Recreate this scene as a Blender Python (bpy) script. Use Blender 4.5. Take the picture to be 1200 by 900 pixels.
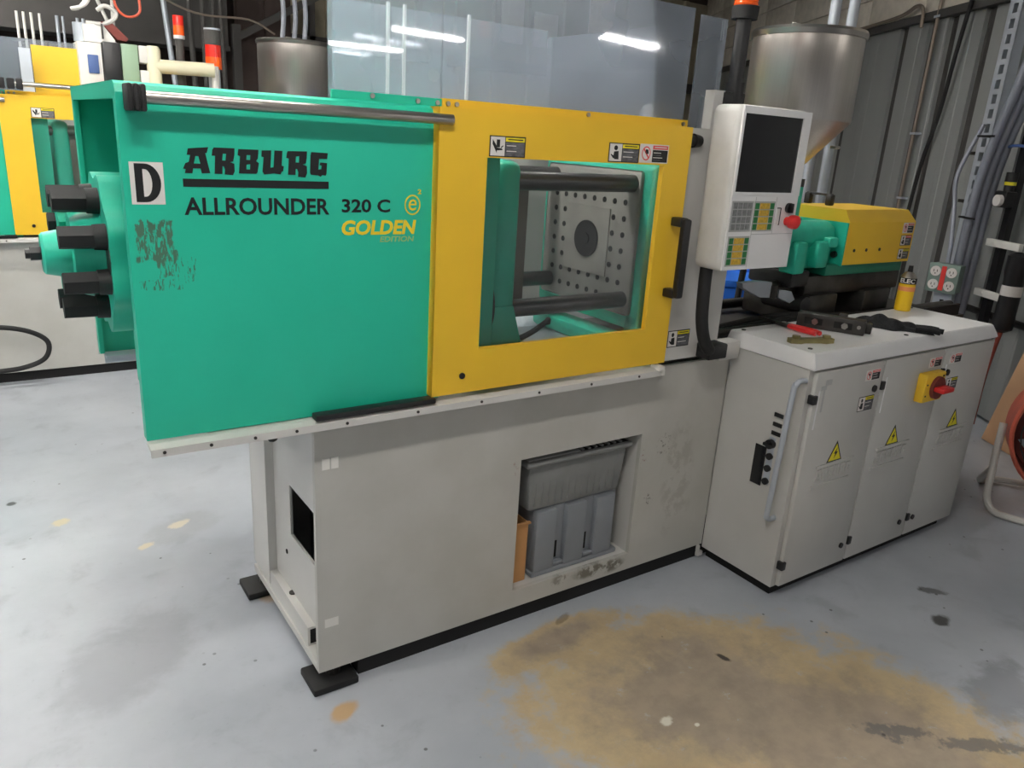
import bpy, bmesh, math, random
from mathutils import Vector, Matrix
random.seed(7)
for o in list(bpy.data.objects): bpy.data.objects.remove(o, do_unlink=True)
SC = bpy.context.scene
COL = SC.collection
PI = math.pi

# ------------------------------------------------------------------ camera, world, exposure
def add_camera():
    a, b, c, F = 0.609080725, -0.310229017, 0.0620696329, 898.65
    f = Vector((math.sin(a)*math.cos(b), math.cos(a)*math.cos(b), math.sin(b)))
    r0 = Vector((math.cos(a), -math.sin(a), 0)); u0 = r0.cross(f)
    r = math.cos(c)*r0 + math.sin(c)*u0; u = -math.sin(c)*r0 + math.cos(c)*u0
    cd = bpy.data.cameras.new('camera'); co = bpy.data.objects.new('camera', cd); COL.objects.link(co)
    M = Matrix.Identity(4)
    for i in range(3): M[i][0], M[i][1], M[i][2] = r[i], u[i], -f[i]
    M[0][3], M[1][3], M[2][3] = 0, 0, 1.55
    co.matrix_world = M
    cd.sensor_width = 36; cd.lens = 36*F/1200; cd.clip_start = .02
    SC.camera = co
add_camera()
W = bpy.data.worlds.new('world'); SC.world = W; W.use_nodes = True
W.node_tree.nodes['Background'].inputs[0].default_value = (.8, .87, 1, 1)
W.node_tree.nodes['Background'].inputs[1].default_value = .35
SC.view_settings.view_transform = 'Standard'; SC.view_settings.look = 'None'
SC.view_settings.exposure = 0.45; SC.view_settings.gamma = 1; SC.view_settings.use_curve_mapping = False
TUBE = 62.0            # strength of the fluorescent tubes
# ceiling strip lights: x, y, z, rotation, strength factor
FIXTURES = [(8.35, -5.85, 3.0, -.23, 1.), (6.15, -8.13, 3.0, -.2, 1.), (6.4, -11.1, 3.0, .09, 1.),
            (.1, .5, 3.0, 0, 1.), (-1.8, 2.2, 3.0, 0, .8), (-.3, 4.3, 3.0, 0, 1.),
            (.65, 2.35, 3.0, 0, 1.), (3.5, 3.0, 3.05, 0, .75), (-.6, 6.6, 3.0, 0, 1.), (-4.2, 1.5, 3.0, 0, 1.), (-3.8, 4.8, 3.0, 0, 1.),  # first one here added over the mould space to brighten the platen
            (-3.8, -2.6, 3.0, 0, 1.), (1.5, -5.2, 3.0, 0, .35)]

# ------------------------------------------------------------------ materials
def lin(c):
    return tuple(((v/255)/12.92 if v/255 <= .04045 else ((v/255+.055)/1.055)**2.4) for v in c)
MATS = {}
def mat(name, col, rough=.5, metal=0., var=.06, scale=6., bump=0., spec=.5, coat=0., emit=0., stretch=None, aniso=0.):
    if name in MATS: return MATS[name]
    m = bpy.data.materials.new(name); m.use_nodes = True; MATS[name] = m
    nt = m.node_tree; p = nt.nodes['Principled BSDF']
    c = lin(col)
    p.inputs['Roughness'].default_value = rough; p.inputs['Metallic'].default_value = metal
    p.inputs['Specular IOR Level'].default_value = spec; p.inputs['Coat Weight'].default_value = coat
    if aniso: p.inputs['Anisotropic'].default_value = aniso
    tc = nt.nodes.new('ShaderNodeTexCoord'); n = nt.nodes.new('ShaderNodeTexNoise')
    n.inputs['Scale'].default_value = scale; n.inputs['Detail'].default_value = 6
    if stretch:
        mp = nt.nodes.new('ShaderNodeMapping'); mp.inputs['Scale'].default_value = stretch
        nt.links.new(tc.outputs['Object'], mp.inputs['Vector']); nt.links.new(mp.outputs[0], n.inputs['Vector'])
    else: nt.links.new(tc.outputs['Object'], n.inputs['Vector'])
    r = nt.nodes.new('ShaderNodeValToRGB')
    r.color_ramp.elements[0].position = .3; r.color_ramp.elements[1].position = .7
    r.color_ramp.elements[0].color = tuple(v*(1-var) for v in c)+(1,); r.color_ramp.elements[1].color = tuple(min(1, v*(1+var)) for v in c)+(1,)
    nt.links.new(n.outputs['Fac'], r.inputs[0]); nt.links.new(r.outputs[0], p.inputs['Base Color'])
    if bump:
        b = nt.nodes.new('ShaderNodeBump'); b.inputs['Strength'].default_value = bump; b.inputs['Distance'].default_value = .01
        nt.links.new(n.outputs['Fac'], b.inputs['Height']); nt.links.new(b.outputs[0], p.inputs['Normal'])
    if emit:
        p.inputs['Emission Color'].default_value = c+(1,); p.inputs['Emission Strength'].default_value = emit
    return m
def nmath(nt, op, a, b=None, clamp=False):
    n = nt.nodes.new('ShaderNodeMath'); n.operation = op; n.use_clamp = clamp
    for i, v in enumerate((a, b)):
        if v is None: continue
        if isinstance(v, (int, float)): n.inputs[i].default_value = v
        else: nt.links.new(v, n.inputs[i])
    return n.outputs[0]
def nmix(nt, fac, a, b):
    n = nt.nodes.new('ShaderNodeMix'); n.data_type = 'RGBA'
    nt.links.new(fac, n.inputs[0])
    for i, v in ((6, a), (7, b)):
        if isinstance(v, tuple): n.inputs[i].default_value = v+(1,) if len(v) == 3 else v
        else: nt.links.new(v, n.inputs[i])
    return n.outputs[2]
def smooth(nt, v, lo, hi):
    n = nt.nodes.new('ShaderNodeMapRange'); n.interpolation_type = 'SMOOTHSTEP'
    nt.links.new(v, n.inputs[0]); n.inputs[1].default_value = lo; n.inputs[2].default_value = hi
    return n.outputs[0]
def noise(nt, vec, scale, detail=5, rough=.55, dist=0.):
    n = nt.nodes.new('ShaderNodeTexNoise'); n.inputs['Scale'].default_value = scale; n.inputs['Detail'].default_value = detail
    n.inputs['Roughness'].default_value = rough; n.inputs['Distortion'].default_value = dist
    nt.links.new(vec, n.inputs['Vector']); return n.outputs['Fac']
def mapping(nt, vec, loc=(0,0,0), sc=(1,1,1), rot=(0,0,0)):
    mp = nt.nodes.new('ShaderNodeMapping'); mp.inputs['Scale'].default_value = sc; mp.inputs['Rotation'].default_value = rot
    mp.inputs['Location'].default_value = loc
    nt.links.new(vec, mp.inputs['Vector']); return mp.outputs[0]
def ellipse(nt, vec, cx, cy, rx, ry, rot, axes=(0, 1)):
    """distance field of an ellipse: 1 on its rim, less inside"""
    s = nt.nodes.new('ShaderNodeSeparateXYZ'); nt.links.new(vec, s.inputs[0])
    x = nmath(nt, 'SUBTRACT', s.outputs[axes[0]], cx); y = nmath(nt, 'SUBTRACT', s.outputs[axes[1]], cy)
    ca, sa = math.cos(rot), math.sin(rot)
    u = nmath(nt, 'ADD', nmath(nt, 'MULTIPLY', x, ca/rx), nmath(nt, 'MULTIPLY', y, sa/rx))
    v = nmath(nt, 'ADD', nmath(nt, 'MULTIPLY', x, -sa/ry), nmath(nt, 'MULTIPLY', y, ca/ry))
    return nmath(nt, 'SQRT', nmath(nt, 'ADD', nmath(nt, 'MULTIPLY', u, u), nmath(nt, 'MULTIPLY', v, v)))

def floor_material():
    m = bpy.data.materials.new('painted_concrete'); m.use_nodes = True; nt = m.node_tree; p = nt.nodes['Principled BSDF']
    tc = nt.nodes.new('ShaderNodeTexCoord'); V = tc.outputs['Object']
    big = noise(nt, V, 1.3, 6, .6); mid = noise(nt, V, 5., 7, .62, .4); fine = noise(nt, V, 38., 5, .6)
    c = nmix(nt, smooth(nt, big, .32, .68), lin((170, 176, 184)), lin((188, 193, 200)))
    c = nmix(nt, nmath(nt, 'MULTIPLY', smooth(nt, mid, .52, .74), .38), c, lin((138, 143, 150)))
    c = nmix(nt, nmath(nt, 'MULTIPLY', smooth(nt, fine, .6, .78), .2), c, lin((120, 124, 130)))
    # worn-through patch where the grey paint has gone and the tan concrete shows
    wob = nmath(nt, 'ADD', nmath(nt, 'MULTIPLY', nmath(nt, 'SUBTRACT', noise(nt, V, 2.4, 8, .62), .5), .8), nmath(nt, 'MULTIPLY', nmath(nt, 'SUBTRACT', noise(nt, V, 11., 9, .7), .5), .9))
    d1 = ellipse(nt, V, 1.62, 1.22, .60, .44, -.35); d2 = ellipse(nt, V, 1.85, .80, .52, .62, .2); d3 = ellipse(nt, V, 1.40, 1.64, .30, .10, .1)
    d = nmath(nt, 'MINIMUM', nmath(nt, 'MINIMUM', d1, d2), d3)
    d = nmath(nt, 'ADD', d, wob)
    edge = nmath(nt, 'SUBTRACT', 1., smooth(nt, d, .74, 1.02))
    core = nmath(nt, 'SUBTRACT', 1., smooth(nt, d, .35, .8))
    tan = nmix(nt, smooth(nt, noise(nt, V, 7., 7, .6), .35, .68), lin((202, 182, 144)), lin((188, 168, 134)))
    brown = nmix(nt, smooth(nt, noise(nt, V, 9., 7, .65), .35, .7), lin((166, 152, 136)), lin((142, 132, 122)))
    tan = nmix(nt, nmath(nt, 'MULTIPLY', core, .85), tan, brown)
    brk = smooth(nt, noise(nt, V, 14., 6, .7), .24, .40)
    c = nmix(nt, nmath(nt, 'MULTIPLY', edge, brk), c, tan)
    # small worn spots and oil drips
    def spot(cx, cy, rx, ry, rot, col, amt, nz=.7, sc=9.):
        nonlocal c
        dd = nmath(nt, 'ADD', ellipse(nt, V, cx, cy, rx, ry, rot), nmath(nt, 'MULTIPLY', nmath(nt, 'SUBTRACT', noise(nt, V, sc, 6, .65), .5), nz*2))
        k = nmath(nt, 'MULTIPLY', nmath(nt, 'SUBTRACT', 1., smooth(nt, dd, .55, 1.1)), amt)
        c = nmix(nt, k, c, lin(col))
    spot(.665, 1.67, .05, .035, .6, (196, 160, 112), .9, .6)
    spot(.66, 2.36, .05, .10, 0, (176, 148, 112), .7, .8)
    spot(.5, 2.95, .18, .10, .5, (150, 152, 156), .5, .6)
    spot(.50, 2.98, .05, .03, .5, (215, 205, 180), .8, .9, 20)
    spot(.36, 2.86, .04, .02, .5, (212, 200, 170), .8, .9, 20)
    spot(.10, 3.2, .04, .03, .5, (210, 195, 150), .7, .9, 20)
    spot(.20, 2.2, .30, .18, .9, (146, 149, 155), .55, .7, 5)
    spot(2.66, 1.05, .045, .03, .3, (58, 56, 52), .9, .7, 16)
    spot(2.83, 1.17, .06, .025, -.7, (92, 92, 92), .8, 1.1, 22)
    spot(1.98, .82, .10, .035, -.6, (100, 100, 102), .75, 1.7, 26)
    spot(2.16, .66, .14, .03, -.6, (104, 104, 106), .75, 1.7, 26)
    spot(1.435, 1.185, .026, .018, .2, (228, 226, 216), 1., .8, 30)
    spot(1.50, 1.13, .01, .008, .2, (228, 226, 216), 1., .5, 30)
    spot(1.80, 1.30, .012, .03, .3, (52, 46, 40), .95, .6, 30)
    spot(1.47, 1.72, .05, .015, .4, (108, 92, 70), .6, .8, 20)
    spot(2.45, .75, .2, .1, .3, (110, 112, 116), .5, 1., 8)
    spot(-.05, 3.46, .02, .02, .3, (40, 40, 42), .9, .5, 30)
    spot(1.35, 3.85, .18, .05, 0, (150, 118, 90), .7, 1., 9)
    # specks
    vo = nt.nodes.new('ShaderNodeTexVoronoi'); vo.inputs['Scale'].default_value = 13.; nt.links.new(V, vo.inputs['Vector'])
    sp = nmath(nt, 'SUBTRACT', 1., smooth(nt, vo.outputs['Distance'], .05, .09))
    sp = nmath(nt, 'MULTIPLY', sp, smooth(nt, noise(nt, V, 2.1, 2), .52, .6))
    c = nmix(nt, nmath(nt, 'MULTIPLY', sp, .75), c, lin((62, 60, 58)))
    nt.links.new(c, p.inputs['Base Color'])
    r = nmath(nt, 'ADD', nmath(nt, 'MULTIPLY', mid, .22), .26); r = nmath(nt, 'ADD', r, nmath(nt, 'MULTIPLY', edge, .18))
    nt.links.new(r, p.inputs['Roughness'])
    b = nt.nodes.new('ShaderNodeBump'); b.inputs['Strength'].default_value = .12; b.inputs['Distance'].default_value = .004
    nt.links.new(mid, b.inputs['Height']); nt.links.new(b.outputs[0], p.inputs['Normal'])
    MATS['painted_concrete'] = m; return m

def green_front_material():
    """green paint of the clamp cover; a chipped sticker residue has its own shape on the front"""
    m = bpy.data.materials.new('green_paint_scarred'); m.use_nodes = True; nt = m.node_tree; p = nt.nodes['Principled BSDF']
    tc = nt.nodes.new('ShaderNodeTexCoord'); V = tc.outputs['Object']   # object origin at the machine's base corner
    c = nmix(nt, smooth(nt, noise(nt, V, 3.), .35, .65), lin((30, 182, 150)), lin((36, 187, 155)))
    def patch(cx, cz, rx, rz, lo, sc):
        d = nmath(nt, 'MAXIMUM', nmath(nt, 'ABSOLUTE', nmath(nt, 'DIVIDE', nmath(nt, 'SUBTRACT', sx, cx), rx)), nmath(nt, 'ABSOLUTE', nmath(nt, 'DIVIDE', nmath(nt, 'SUBTRACT', sz, cz), rz)))
        d = nmath(nt, 'ADD', d, nmath(nt, 'MULTIPLY', nmath(nt, 'SUBTRACT', noise(nt, V, 40., 4), .5), .9))
        inside = nmath(nt, 'SUBTRACT', 1., smooth(nt, d, .9, 1.02))
        n = noise(nt, mapping(nt, V, sc=(1, 1, .22), rot=(0, .28, 0)), sc*1.5, 6, .66, .5)
        return nmath(nt, 'MULTIPLY', inside, smooth(nt, n, lo, lo+.045))
    s = nt.nodes.new('ShaderNodeSeparateXYZ'); nt.links.new(V, s.inputs[0]); sx, sz = s.outputs[0], s.outputs[2]
    k = nmath(nt, 'MAXIMUM', patch(.293, 1.30, .038, .042, .46, 90.), nmath(nt, 'MAXIMUM', patch(.315, 1.25, .022, .03, .52, 90.), patch(.30, 1.205, .045, .012, .53, 120.)))
    k = nmath(nt, 'MAXIMUM', k, patch(.345, 1.235, .03, .028, .55, 120.))
    c = nmix(nt, nmath(nt, 'MULTIPLY', k, .9), c, lin((74, 92, 74)))
    nt.links.new(c, p.inputs['Base Color']); p.inputs['Roughness'].default_value = .42
    MATS['green_paint_scarred'] = m; return m

def base_front_material():
    """light grey enamel with grime that has its own shape around the floor bin opening"""
    m = bpy.data.materials.new('grey_enamel_grimy'); m.use_nodes = True; nt = m.node_tree; p = nt.nodes['Principled BSDF']
    tc = nt.nodes.new('ShaderNodeTexCoord'); V = tc.outputs['Object']
    c = nmix(nt, smooth(nt, noise(nt, V, 4.), .35, .65), lin((186, 185, 178)), lin((194, 193, 187)))
    def grime(cx, cz, rx, rz, amt, col, sc, thr):
        nonlocal c
        d = nmath(nt, 'ADD', ellipse(nt, V, cx, cz, rx, rz, 0, (0, 2)), nmath(nt, 'MULTIPLY', nmath(nt, 'SUBTRACT', noise(nt, V, 12., 5), .5), 1.2))
        k = nmath(nt, 'MULTIPLY', nmath(nt, 'SUBTRACT', 1., smooth(nt, d, .5, 1.)), smooth(nt, noise(nt, V, sc, 6, .65), thr, thr+.12))
        c = nmix(nt, nmath(nt, 'MULTIPLY', k, amt), c, lin(col))
    grime(1.66, .10, .16, .035, .85, (92, 86, 70), 26., .42)
    grime(1.50, .11, .05, .03, .6, (92, 86, 70), 26., .45)
    grime(1.93, .53, .05, .05, .9, (70, 66, 58), 70., .53)
    grime(1.88, .33, .03, .03, .9, (70, 66, 58), 70., .52)
    grime(2.02, .40, .10, .28, .28, (118, 112, 100), 16., .45)
    grime(1.28, .57, .02, .03, .9, (130, 60, 50), 60., .55)
    grime(1.83, .5, .02, .06, .8, (130, 60, 50), 60., .55)
    nt.links.new(c, p.inputs['Base Color']); p.inputs['Roughness'].default_value = .45
    MATS['grey_enamel_grimy'] = m; return m

def clear_material(name, tint, haze, ior=1.45, hazecol=(.78, .86, .98)):
    m = bpy.data.materials.new(name); m.use_nodes = True; nt = m.node_tree; nt.nodes.clear()
    out = nt.nodes.new('ShaderNodeOutputMaterial'); tr = nt.nodes.new('ShaderNodeBsdfTransparent'); tr.inputs[0].default_value = tint+(1,)
    gl = nt.nodes.new('ShaderNodeBsdfGlossy'); gl.inputs['Roughness'].default_value = .03; gl.inputs[0].default_value = (1, 1, 1, 1)
    df = nt.nodes.new('ShaderNodeBsdfDiffuse'); df.inputs[0].default_value = hazecol+(1,)
    tl = nt.nodes.new('ShaderNodeBsdfTranslucent'); tl.inputs[0].default_value = hazecol+(1,)
    ad = nt.nodes.new('ShaderNodeMixShader'); ad.inputs[0].default_value = .5
    nt.links.new(df.outputs[0], ad.inputs[1]); nt.links.new(tl.outputs[0], ad.inputs[2])
    fr = nt.nodes.new('ShaderNodeFresnel'); fr.inputs[0].default_value = ior
    tc = nt.nodes.new('ShaderNodeTexCoord')
    h = nmath(nt, 'MULTIPLY', nmath(nt, 'ADD', nmath(nt, 'MULTIPLY', smooth(nt, noise(nt, tc.outputs['Object'], 1.6, 3), .2, .8), .35), .325), haze)
    m1 = nt.nodes.new('ShaderNodeMixShader'); m2 = nt.nodes.new('ShaderNodeMixShader')
    nt.links.new(h, m1.inputs[0]); nt.links.new(tr.outputs[0], m1.inputs[1]); nt.links.new(ad.outputs[0], m1.inputs[2])
    nt.links.new(fr.outputs[0], m2.inputs[0]); nt.links.new(m1.outputs[0], m2.inputs[1]); nt.links.new(gl.outputs[0], m2.inputs[2])
    nt.links.new(m2.outputs[0], out.inputs[0]); MATS[name] = m; return m

M = dict(
    floor=floor_material(), gfront=green_front_material(), bfront=base_front_material(),
    clear=clear_material('clear_polycarbonate', (.93, .95, .98), .5), pane=clear_material('clear_door_pane', (.97, .98, .98), .06, 1.33, (.8, .82, .82)),
    green=mat('green_paint', (33, 184, 152), .42, var=.04), greenc=mat('green_casting', (38, 186, 156), .45, var=.08, scale=14, bump=.15),
    dgreen=mat('dark_green_paint', (18, 120, 96), .5),
    yellow=mat('yellow_paint', (238, 193, 48), .42, var=.03), white=mat('light_grey_enamel', (205, 204, 200), .42, var=.03),
    cab=mat('cabinet_enamel', (196, 195, 191), .45, var=.04, scale=5), lid=mat('white_lid_enamel', (236, 236, 236), .35, var=.02),
    housing=mat('panel_housing_grey', (208, 207, 203), .5, var=.05, scale=20), black=mat('black_plastic', (26, 26, 28), .4, var=.15, scale=20),
    rubber=mat('black_rubber', (22, 22, 23), .65, var=.2, scale=12), matte=mat('matte_black', (16, 16, 17), .8),
    ink=mat('black_print', (18, 20, 22), .5, var=.02), gold=mat('gold_print', (238, 206, 40), .5, var=.02), silver=mat('pale_print', (150, 190, 120), .5, var=.02),
    wsticker=mat('white_sticker', (226, 222, 218), .5, var=.04), ysticker=mat('yellow_sticker', (240, 224, 40), .5, var=.02), rsticker=mat('red_sticker', (226, 84, 86), .5, var=.02), gsticker=mat('grey_sticker_text', (92, 92, 96), .5, var=.5, scale=160, stretch=(.4, 1, 1)),
    steel=mat('bright_steel', (176, 172, 166), .28, 1., var=.08), brushed=mat('brushed_stainless', (196, 190, 183), .30, .92, var=.05, scale=3., stretch=(60, 60, .6), aniso=.5),
    dsteel=mat('dark_oiled_steel', (70, 68, 66), .42, .8, var=.25, scale=14), platen=mat('machined_platen', (160, 158, 152), .5, .25, var=.14, scale=9), tie=mat('tie_bar_steel', (92, 90, 90), .3, .85, var=.15, scale=8),
    oxide=mat('brown_oxide_steel', (112, 102, 92), .55, .3, var=.15, scale=10),
    seamshade=mat('dark_seam_shade', (62, 60, 58), .7, var=.2),  # dark tone painted as the shade in the wall grooves
    galv=mat('galvanised_steel', (190, 197, 206), .45, .4, var=.06, scale=10), conduit=mat('grey_conduit', (140, 145, 156), .45, .15, var=.05), hole=mat('dark_hole', (14, 14, 15), .9),
    bin=mat('grey_crate_plastic', (132, 137, 143), .45, var=.06, scale=10), bin2=mat('grey_tub_plastic', (128, 130, 130), .5, var=.1, scale=10),
    card=mat('brown_cardboard', (190, 142, 92), .85, var=.06, scale=10, bump=.1), card2=mat('pale_cardboard', (206, 164, 126), .85, var=.05, scale=5),
    red=mat('red_plastic', (214, 40, 40), .4), orange=mat('orange_lens', (255, 96, 20), .25, var=.04, coat=.5), redlens=mat('red_lens', (236, 40, 24), .25, var=.04, coat=.5), blue=mat('blue_plastic', (30, 100, 200), .45),
    screen=mat('dark_screen', (26, 27, 30), .15, var=.05), key=mat('grey_key', (128, 130, 130), .6, var=.3, scale=90), keypad=mat('keypad_back', (176, 177, 176), .6), gkey=mat('green_key', (40, 120, 64), .6, var=.1), ykey=mat('amber_key', (208, 170, 60), .6, var=.25, scale=120),
    wall=mat('galvalume_wall', (150, 153, 151), .5, .2, var=.1, scale=2.5, stretch=(1, 1, .25)), insul=mat('quilted_insulation', (222, 214, 200), .8, var=.12, scale=12, bump=.5),
    dwall=mat('dark_brown_wall', (64, 52, 48), .8, var=.25, scale=3), dbeam=mat('dark_steel_beam', (70, 68, 66), .7, var=.15), pwall=mat('pale_wall_panel', (150, 142, 122), .8, var=.1), room=mat('plain_wall_paint', (176, 176, 176), .8), ceil=mat('ceiling_paint', (150, 150, 150), .9),
    cream=mat('cream_plastic', (232, 226, 196), .5), mint=mat('pale_green_plastic', (150, 178, 150), .5), bluegrey=mat('blue_grey', (70, 96, 150), .5), bright=mat('white_plastic', (232, 230, 224), .5),
    fan=mat('faded_orange_paint', (206, 104, 82), .55, var=.15, scale=8), fanin=mat('dark_red_paint', (120, 52, 44), .6), wtube=mat('white_tube', (206, 204, 198), .4),
    brass=mat('yellowed_brass', (150, 140, 96), .4, .7, var=.2, scale=20), can=mat('yellow_can', (244, 200, 36), .35, var=.04), peach=mat('peach_band', (238, 150, 96), .4), cloth=mat('black_cloth', (24, 25, 28), .9, var=.3, scale=60, bump=.6), rust=mat('rusty_cord', (150, 66, 52), .6), rhose=mat('orange_hose', (214, 96, 70), .5),
    fix=mat('fixture_white', (220, 220, 220), .5), tube=mat('fluorescent_tube', (255, 250, 244), .5, emit=TUBE), outlet=mat('outlet_green_grey', (126, 146, 138), .5, .3), redt=mat('red_trim', (216, 48, 40), .5), pipe=mat('thin_rusty_pipe', (140, 128, 116), .5, .4),
)

# ------------------------------------------------------------------ mesh builder
class B:
    def __init__(s): s.bm = bmesh.new()
    def _m(s, faces, k):
        for f in faces: f.material_index = k
    def box(s, x0, x1, y0, y1, z0, z1, k=0, bev=0, seg=2, taper=None):
        r = bmesh.ops.create_cube(s.bm, size=1); vs = r['verts']
        for v in vs:
            v.co.x = (x0+x1)/2+v.co.x*(x1-x0); v.co.y = (y0+y1)/2+v.co.y*(y1-y0); v.co.z = (z0+z1)/2+v.co.z*(z1-z0)
        if taper:   # (dx, dy) inset of the top face
            for v in vs:
                if v.co.z > (z0+z1)/2:
                    v.co.x += taper[0]*(1 if v.co.x < (x0+x1)/2 else -1); v.co.y += taper[1]*(1 if v.co.y < (y0+y1)/2 else -1)
        fs = set(f for v in vs for f in v.link_faces); s._m(fs, k)
        if bev:
            es = list(set(e for v in vs for e in v.link_edges))
            r = bmesh.ops.bevel(s.bm, geom=es, offset=bev, segments=seg, affect='EDGES', profile=.5); s._m(r['faces'], k)
        return s
    def cyl(s, p0, p1, r, n=20, r2=None, k=0, caps=True):
        p0, p1 = Vector(p0), Vector(p1); d = (p1-p0); q = d.normalized()
        a = q.orthogonal().normalized(); b = q.cross(a); r2 = r if r2 is None else r2
        R0 = [s.bm.verts.new(p0+(a*math.cos(t)+b*math.sin(t))*r) for t in (2*PI*i/n for i in range(n))]
        R1 = [s.bm.verts.new(p1+(a*math.cos(t)+b*math.sin(t))*r2) for t in (2*PI*i/n for i in range(n))]
        fs = [s.bm.faces.new((R0[i], R0[(i+1) % n], R1[(i+1) % n], R1[i])) for i in range(n)]
        if caps: fs += [s.bm.faces.new(R0[::-1]), s.bm.faces.new(R1)]
        s._m(fs, k); return s
    def lathe(s, o, ax, prof, n=32, k=0, up=None):
        """prof: (distance along axis, radius)"""
        o = Vector(o); q = Vector(ax).normalized(); a = q.orthogonal().normalized(); b = q.cross(a); rings = []
        for h, r in prof:
            if r < 1e-6: rings.append([s.bm.verts.new(o+q*h)])
            else: rings.append([s.bm.verts.new(o+q*h+(a*math.cos(2*PI*i/n)+b*math.sin(2*PI*i/n))*r) for i in range(n)])
        fs = []
        for A, C in zip(rings, rings[1:]):
            for i in range(n):
                j = (i+1) % n
                if len(A) == 1 and len(C) == 1: continue
                if len(A) == 1: fs.append(s.bm.faces.new((A[0], C[j], C[i])))
                elif len(C) == 1: fs.append(s.bm.faces.new((A[i], A[j], C[0])))
                else: fs.append(s.bm.faces.new((A[i], A[j], C[j], C[i])))
        s._m(fs, k); return s
    def tube(s, pts, r, n=10, k=0, sub=6, caps=True):
        P = [Vector(p) for p in pts]
        if len(P) > 2 and sub > 1:
            Q = []
            E = [P[0]*2-P[1]]+P+[P[-1]*2-P[-2]]
            for i in range(1, len(E)-2):
                a, b, c, d = E[i-1:i+3]
                for t in (j/sub for j in range(sub)):
                    Q.append(.5*((2*b)+(c-a)*t+(2*a-5*b+4*c-d)*t*t+(3*b-a-3*c+d)*t**3))
            P = Q+[P[-1]]
        rings = []; up = None
        for i, p in enumerate(P):
            t = (P[min(i+1, len(P)-1)]-P[max(i-1, 0)]).normalized()
            if up is None: up = t.orthogonal().normalized()
            up = (up-t*up.dot(t)).normalized(); w = t.cross(up)
            rings.append([s.bm.verts.new(p+(up*math.cos(2*PI*j/n)+w*math.sin(2*PI*j/n))*r) for j in range(n)])
        fs = []
        for A, C in zip(rings, rings[1:]):
            fs += [s.bm.faces.new((A[j], A[(j+1) % n], C[(j+1) % n], C[j])) for j in range(n)]
        if caps: fs += [s.bm.faces.new(rings[0][::-1]), s.bm.faces.new(rings[-1])]
        s._m(fs, k); return s
    def prism(s, pts, axis, d0, d1, k=0):
        """pts: 2D outline in the other two axes (in order), extruded along axis"""
        def P(u, v, d): return {'x': (d, u, v), 'y': (u, d, v), 'z': (u, v, d)}[axis]
        A = [s.bm.verts.new(P(u, v, d0)) for u, v in pts]; C = [s.bm.verts.new(P(u, v, d1)) for u, v in pts]; n = len(pts)
        fs = [s.bm.faces.new((A[i], A[(i+1) % n], C[(i+1) % n], C[i])) for i in range(n)]+[s.bm.faces.new(A[::-1]), s.bm.faces.new(C)]
        bmesh.ops.recalc_face_normals(s.bm, faces=fs); s._m(fs, k); return s
    def frame(s, x0, x1, z0, z1, hx0, hx1, hz0, hz1, y0, y1, k=0):
        """plate facing y with a rectangular hole, no inner seams"""
        O = [(x0, z0), (x1, z0), (x1, z1), (x0, z1)]; H = [(hx0, hz0), (hx1, hz0), (hx1, hz1), (hx0, hz1)]; fs = []
        V = {(nm, y): [s.bm.verts.new((a, y, c)) for a, c in L] for nm, L in (('o', O), ('h', H)) for y in (y0, y1)}
        for i in range(4):
            j = (i+1) % 4
            for y in (y0, y1): fs.append(s.bm.faces.new((V['o', y][i], V['o', y][j], V['h', y][j], V['h', y][i])))
            for nm in 'oh': fs.append(s.bm.faces.new((V[nm, y0][i], V[nm, y0][j], V[nm, y1][j], V[nm, y1][i])))
        bmesh.ops.recalc_face_normals(s.bm, faces=fs); s._m(fs, k); return s
    def add(s, fn):
        fn(s.bm); return s

class Thing:
    """an Empty at the base point o (in the coordinates of its frame) that parents the parts"""
    def __init__(s, name, label, cat, o=(0, 0, 0), frame=None, group=None, kind=None):
        s.o = Vector(o); s.frame = frame
        e = bpy.data.objects.new(name, None); COL.objects.link(e); e.empty_display_size = .1
        e.location = frame @ s.o if frame else s.o
        if frame: e.rotation_euler = frame.to_euler()
        setp(e, label, cat, group, kind); s.e = e
    def part(s, name, b, mats, parent=None, label=None, smooth=True, kind=None):
        o = mesh_obj(name, b, mats, s.o, smooth); o.parent = parent or s.e
        if label: o['label'] = label
        if kind: o['kind'] = kind
        return o
def setp(o, label=None, cat=None, group=None, kind=None):
    if label: o['label'] = label
    if cat: o['category'] = cat
    if group: o['group'] = group
    if kind: o['kind'] = kind
def mesh_obj(name, b, mats, origin=(0, 0, 0), smooth=True):
    me = bpy.data.meshes.new(name); bm = b.bm
    if Vector(origin).length: bmesh.ops.translate(bm, verts=bm.verts, vec=-Vector(origin))
    bmesh.ops.recalc_face_normals(bm, faces=bm.faces)
    if smooth:
        for f in bm.faces: f.smooth = True
    bm.to_mesh(me); bm.free()
    if smooth: me.set_sharp_from_angle(angle=math.radians(35))
    for m in (mats if isinstance(mats, (list, tuple)) else [mats]): me.materials.append(M[m] if isinstance(m, str) else m)
    o = bpy.data.objects.new(name, me); COL.objects.link(o); return o
def single(name, b, mats, label, cat, o=(0, 0, 0), frame=None, group=None, kind=None, smooth=True):
    """a thing that is one mesh"""
    ob = mesh_obj(name, b, mats, o, smooth)
    ob.location = frame @ Vector(o) if frame else o
    if frame: ob.rotation_euler = frame.to_euler()
    setp(ob, label, cat, group, kind); return ob
def structure(name, b, mats, frame=None, o=(0, 0, 0), smooth=False):
    return single(name, b, mats, None, None, o, frame, None, 'structure', smooth)
def child_mesh(name, mesh, parent, loc=(0, 0, 0), rot=(0, 0, 0)):
    o = bpy.data.objects.new(name, mesh); COL.objects.link(o); o.parent = parent; o.location = loc; o.rotation_euler = rot; return o

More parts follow.
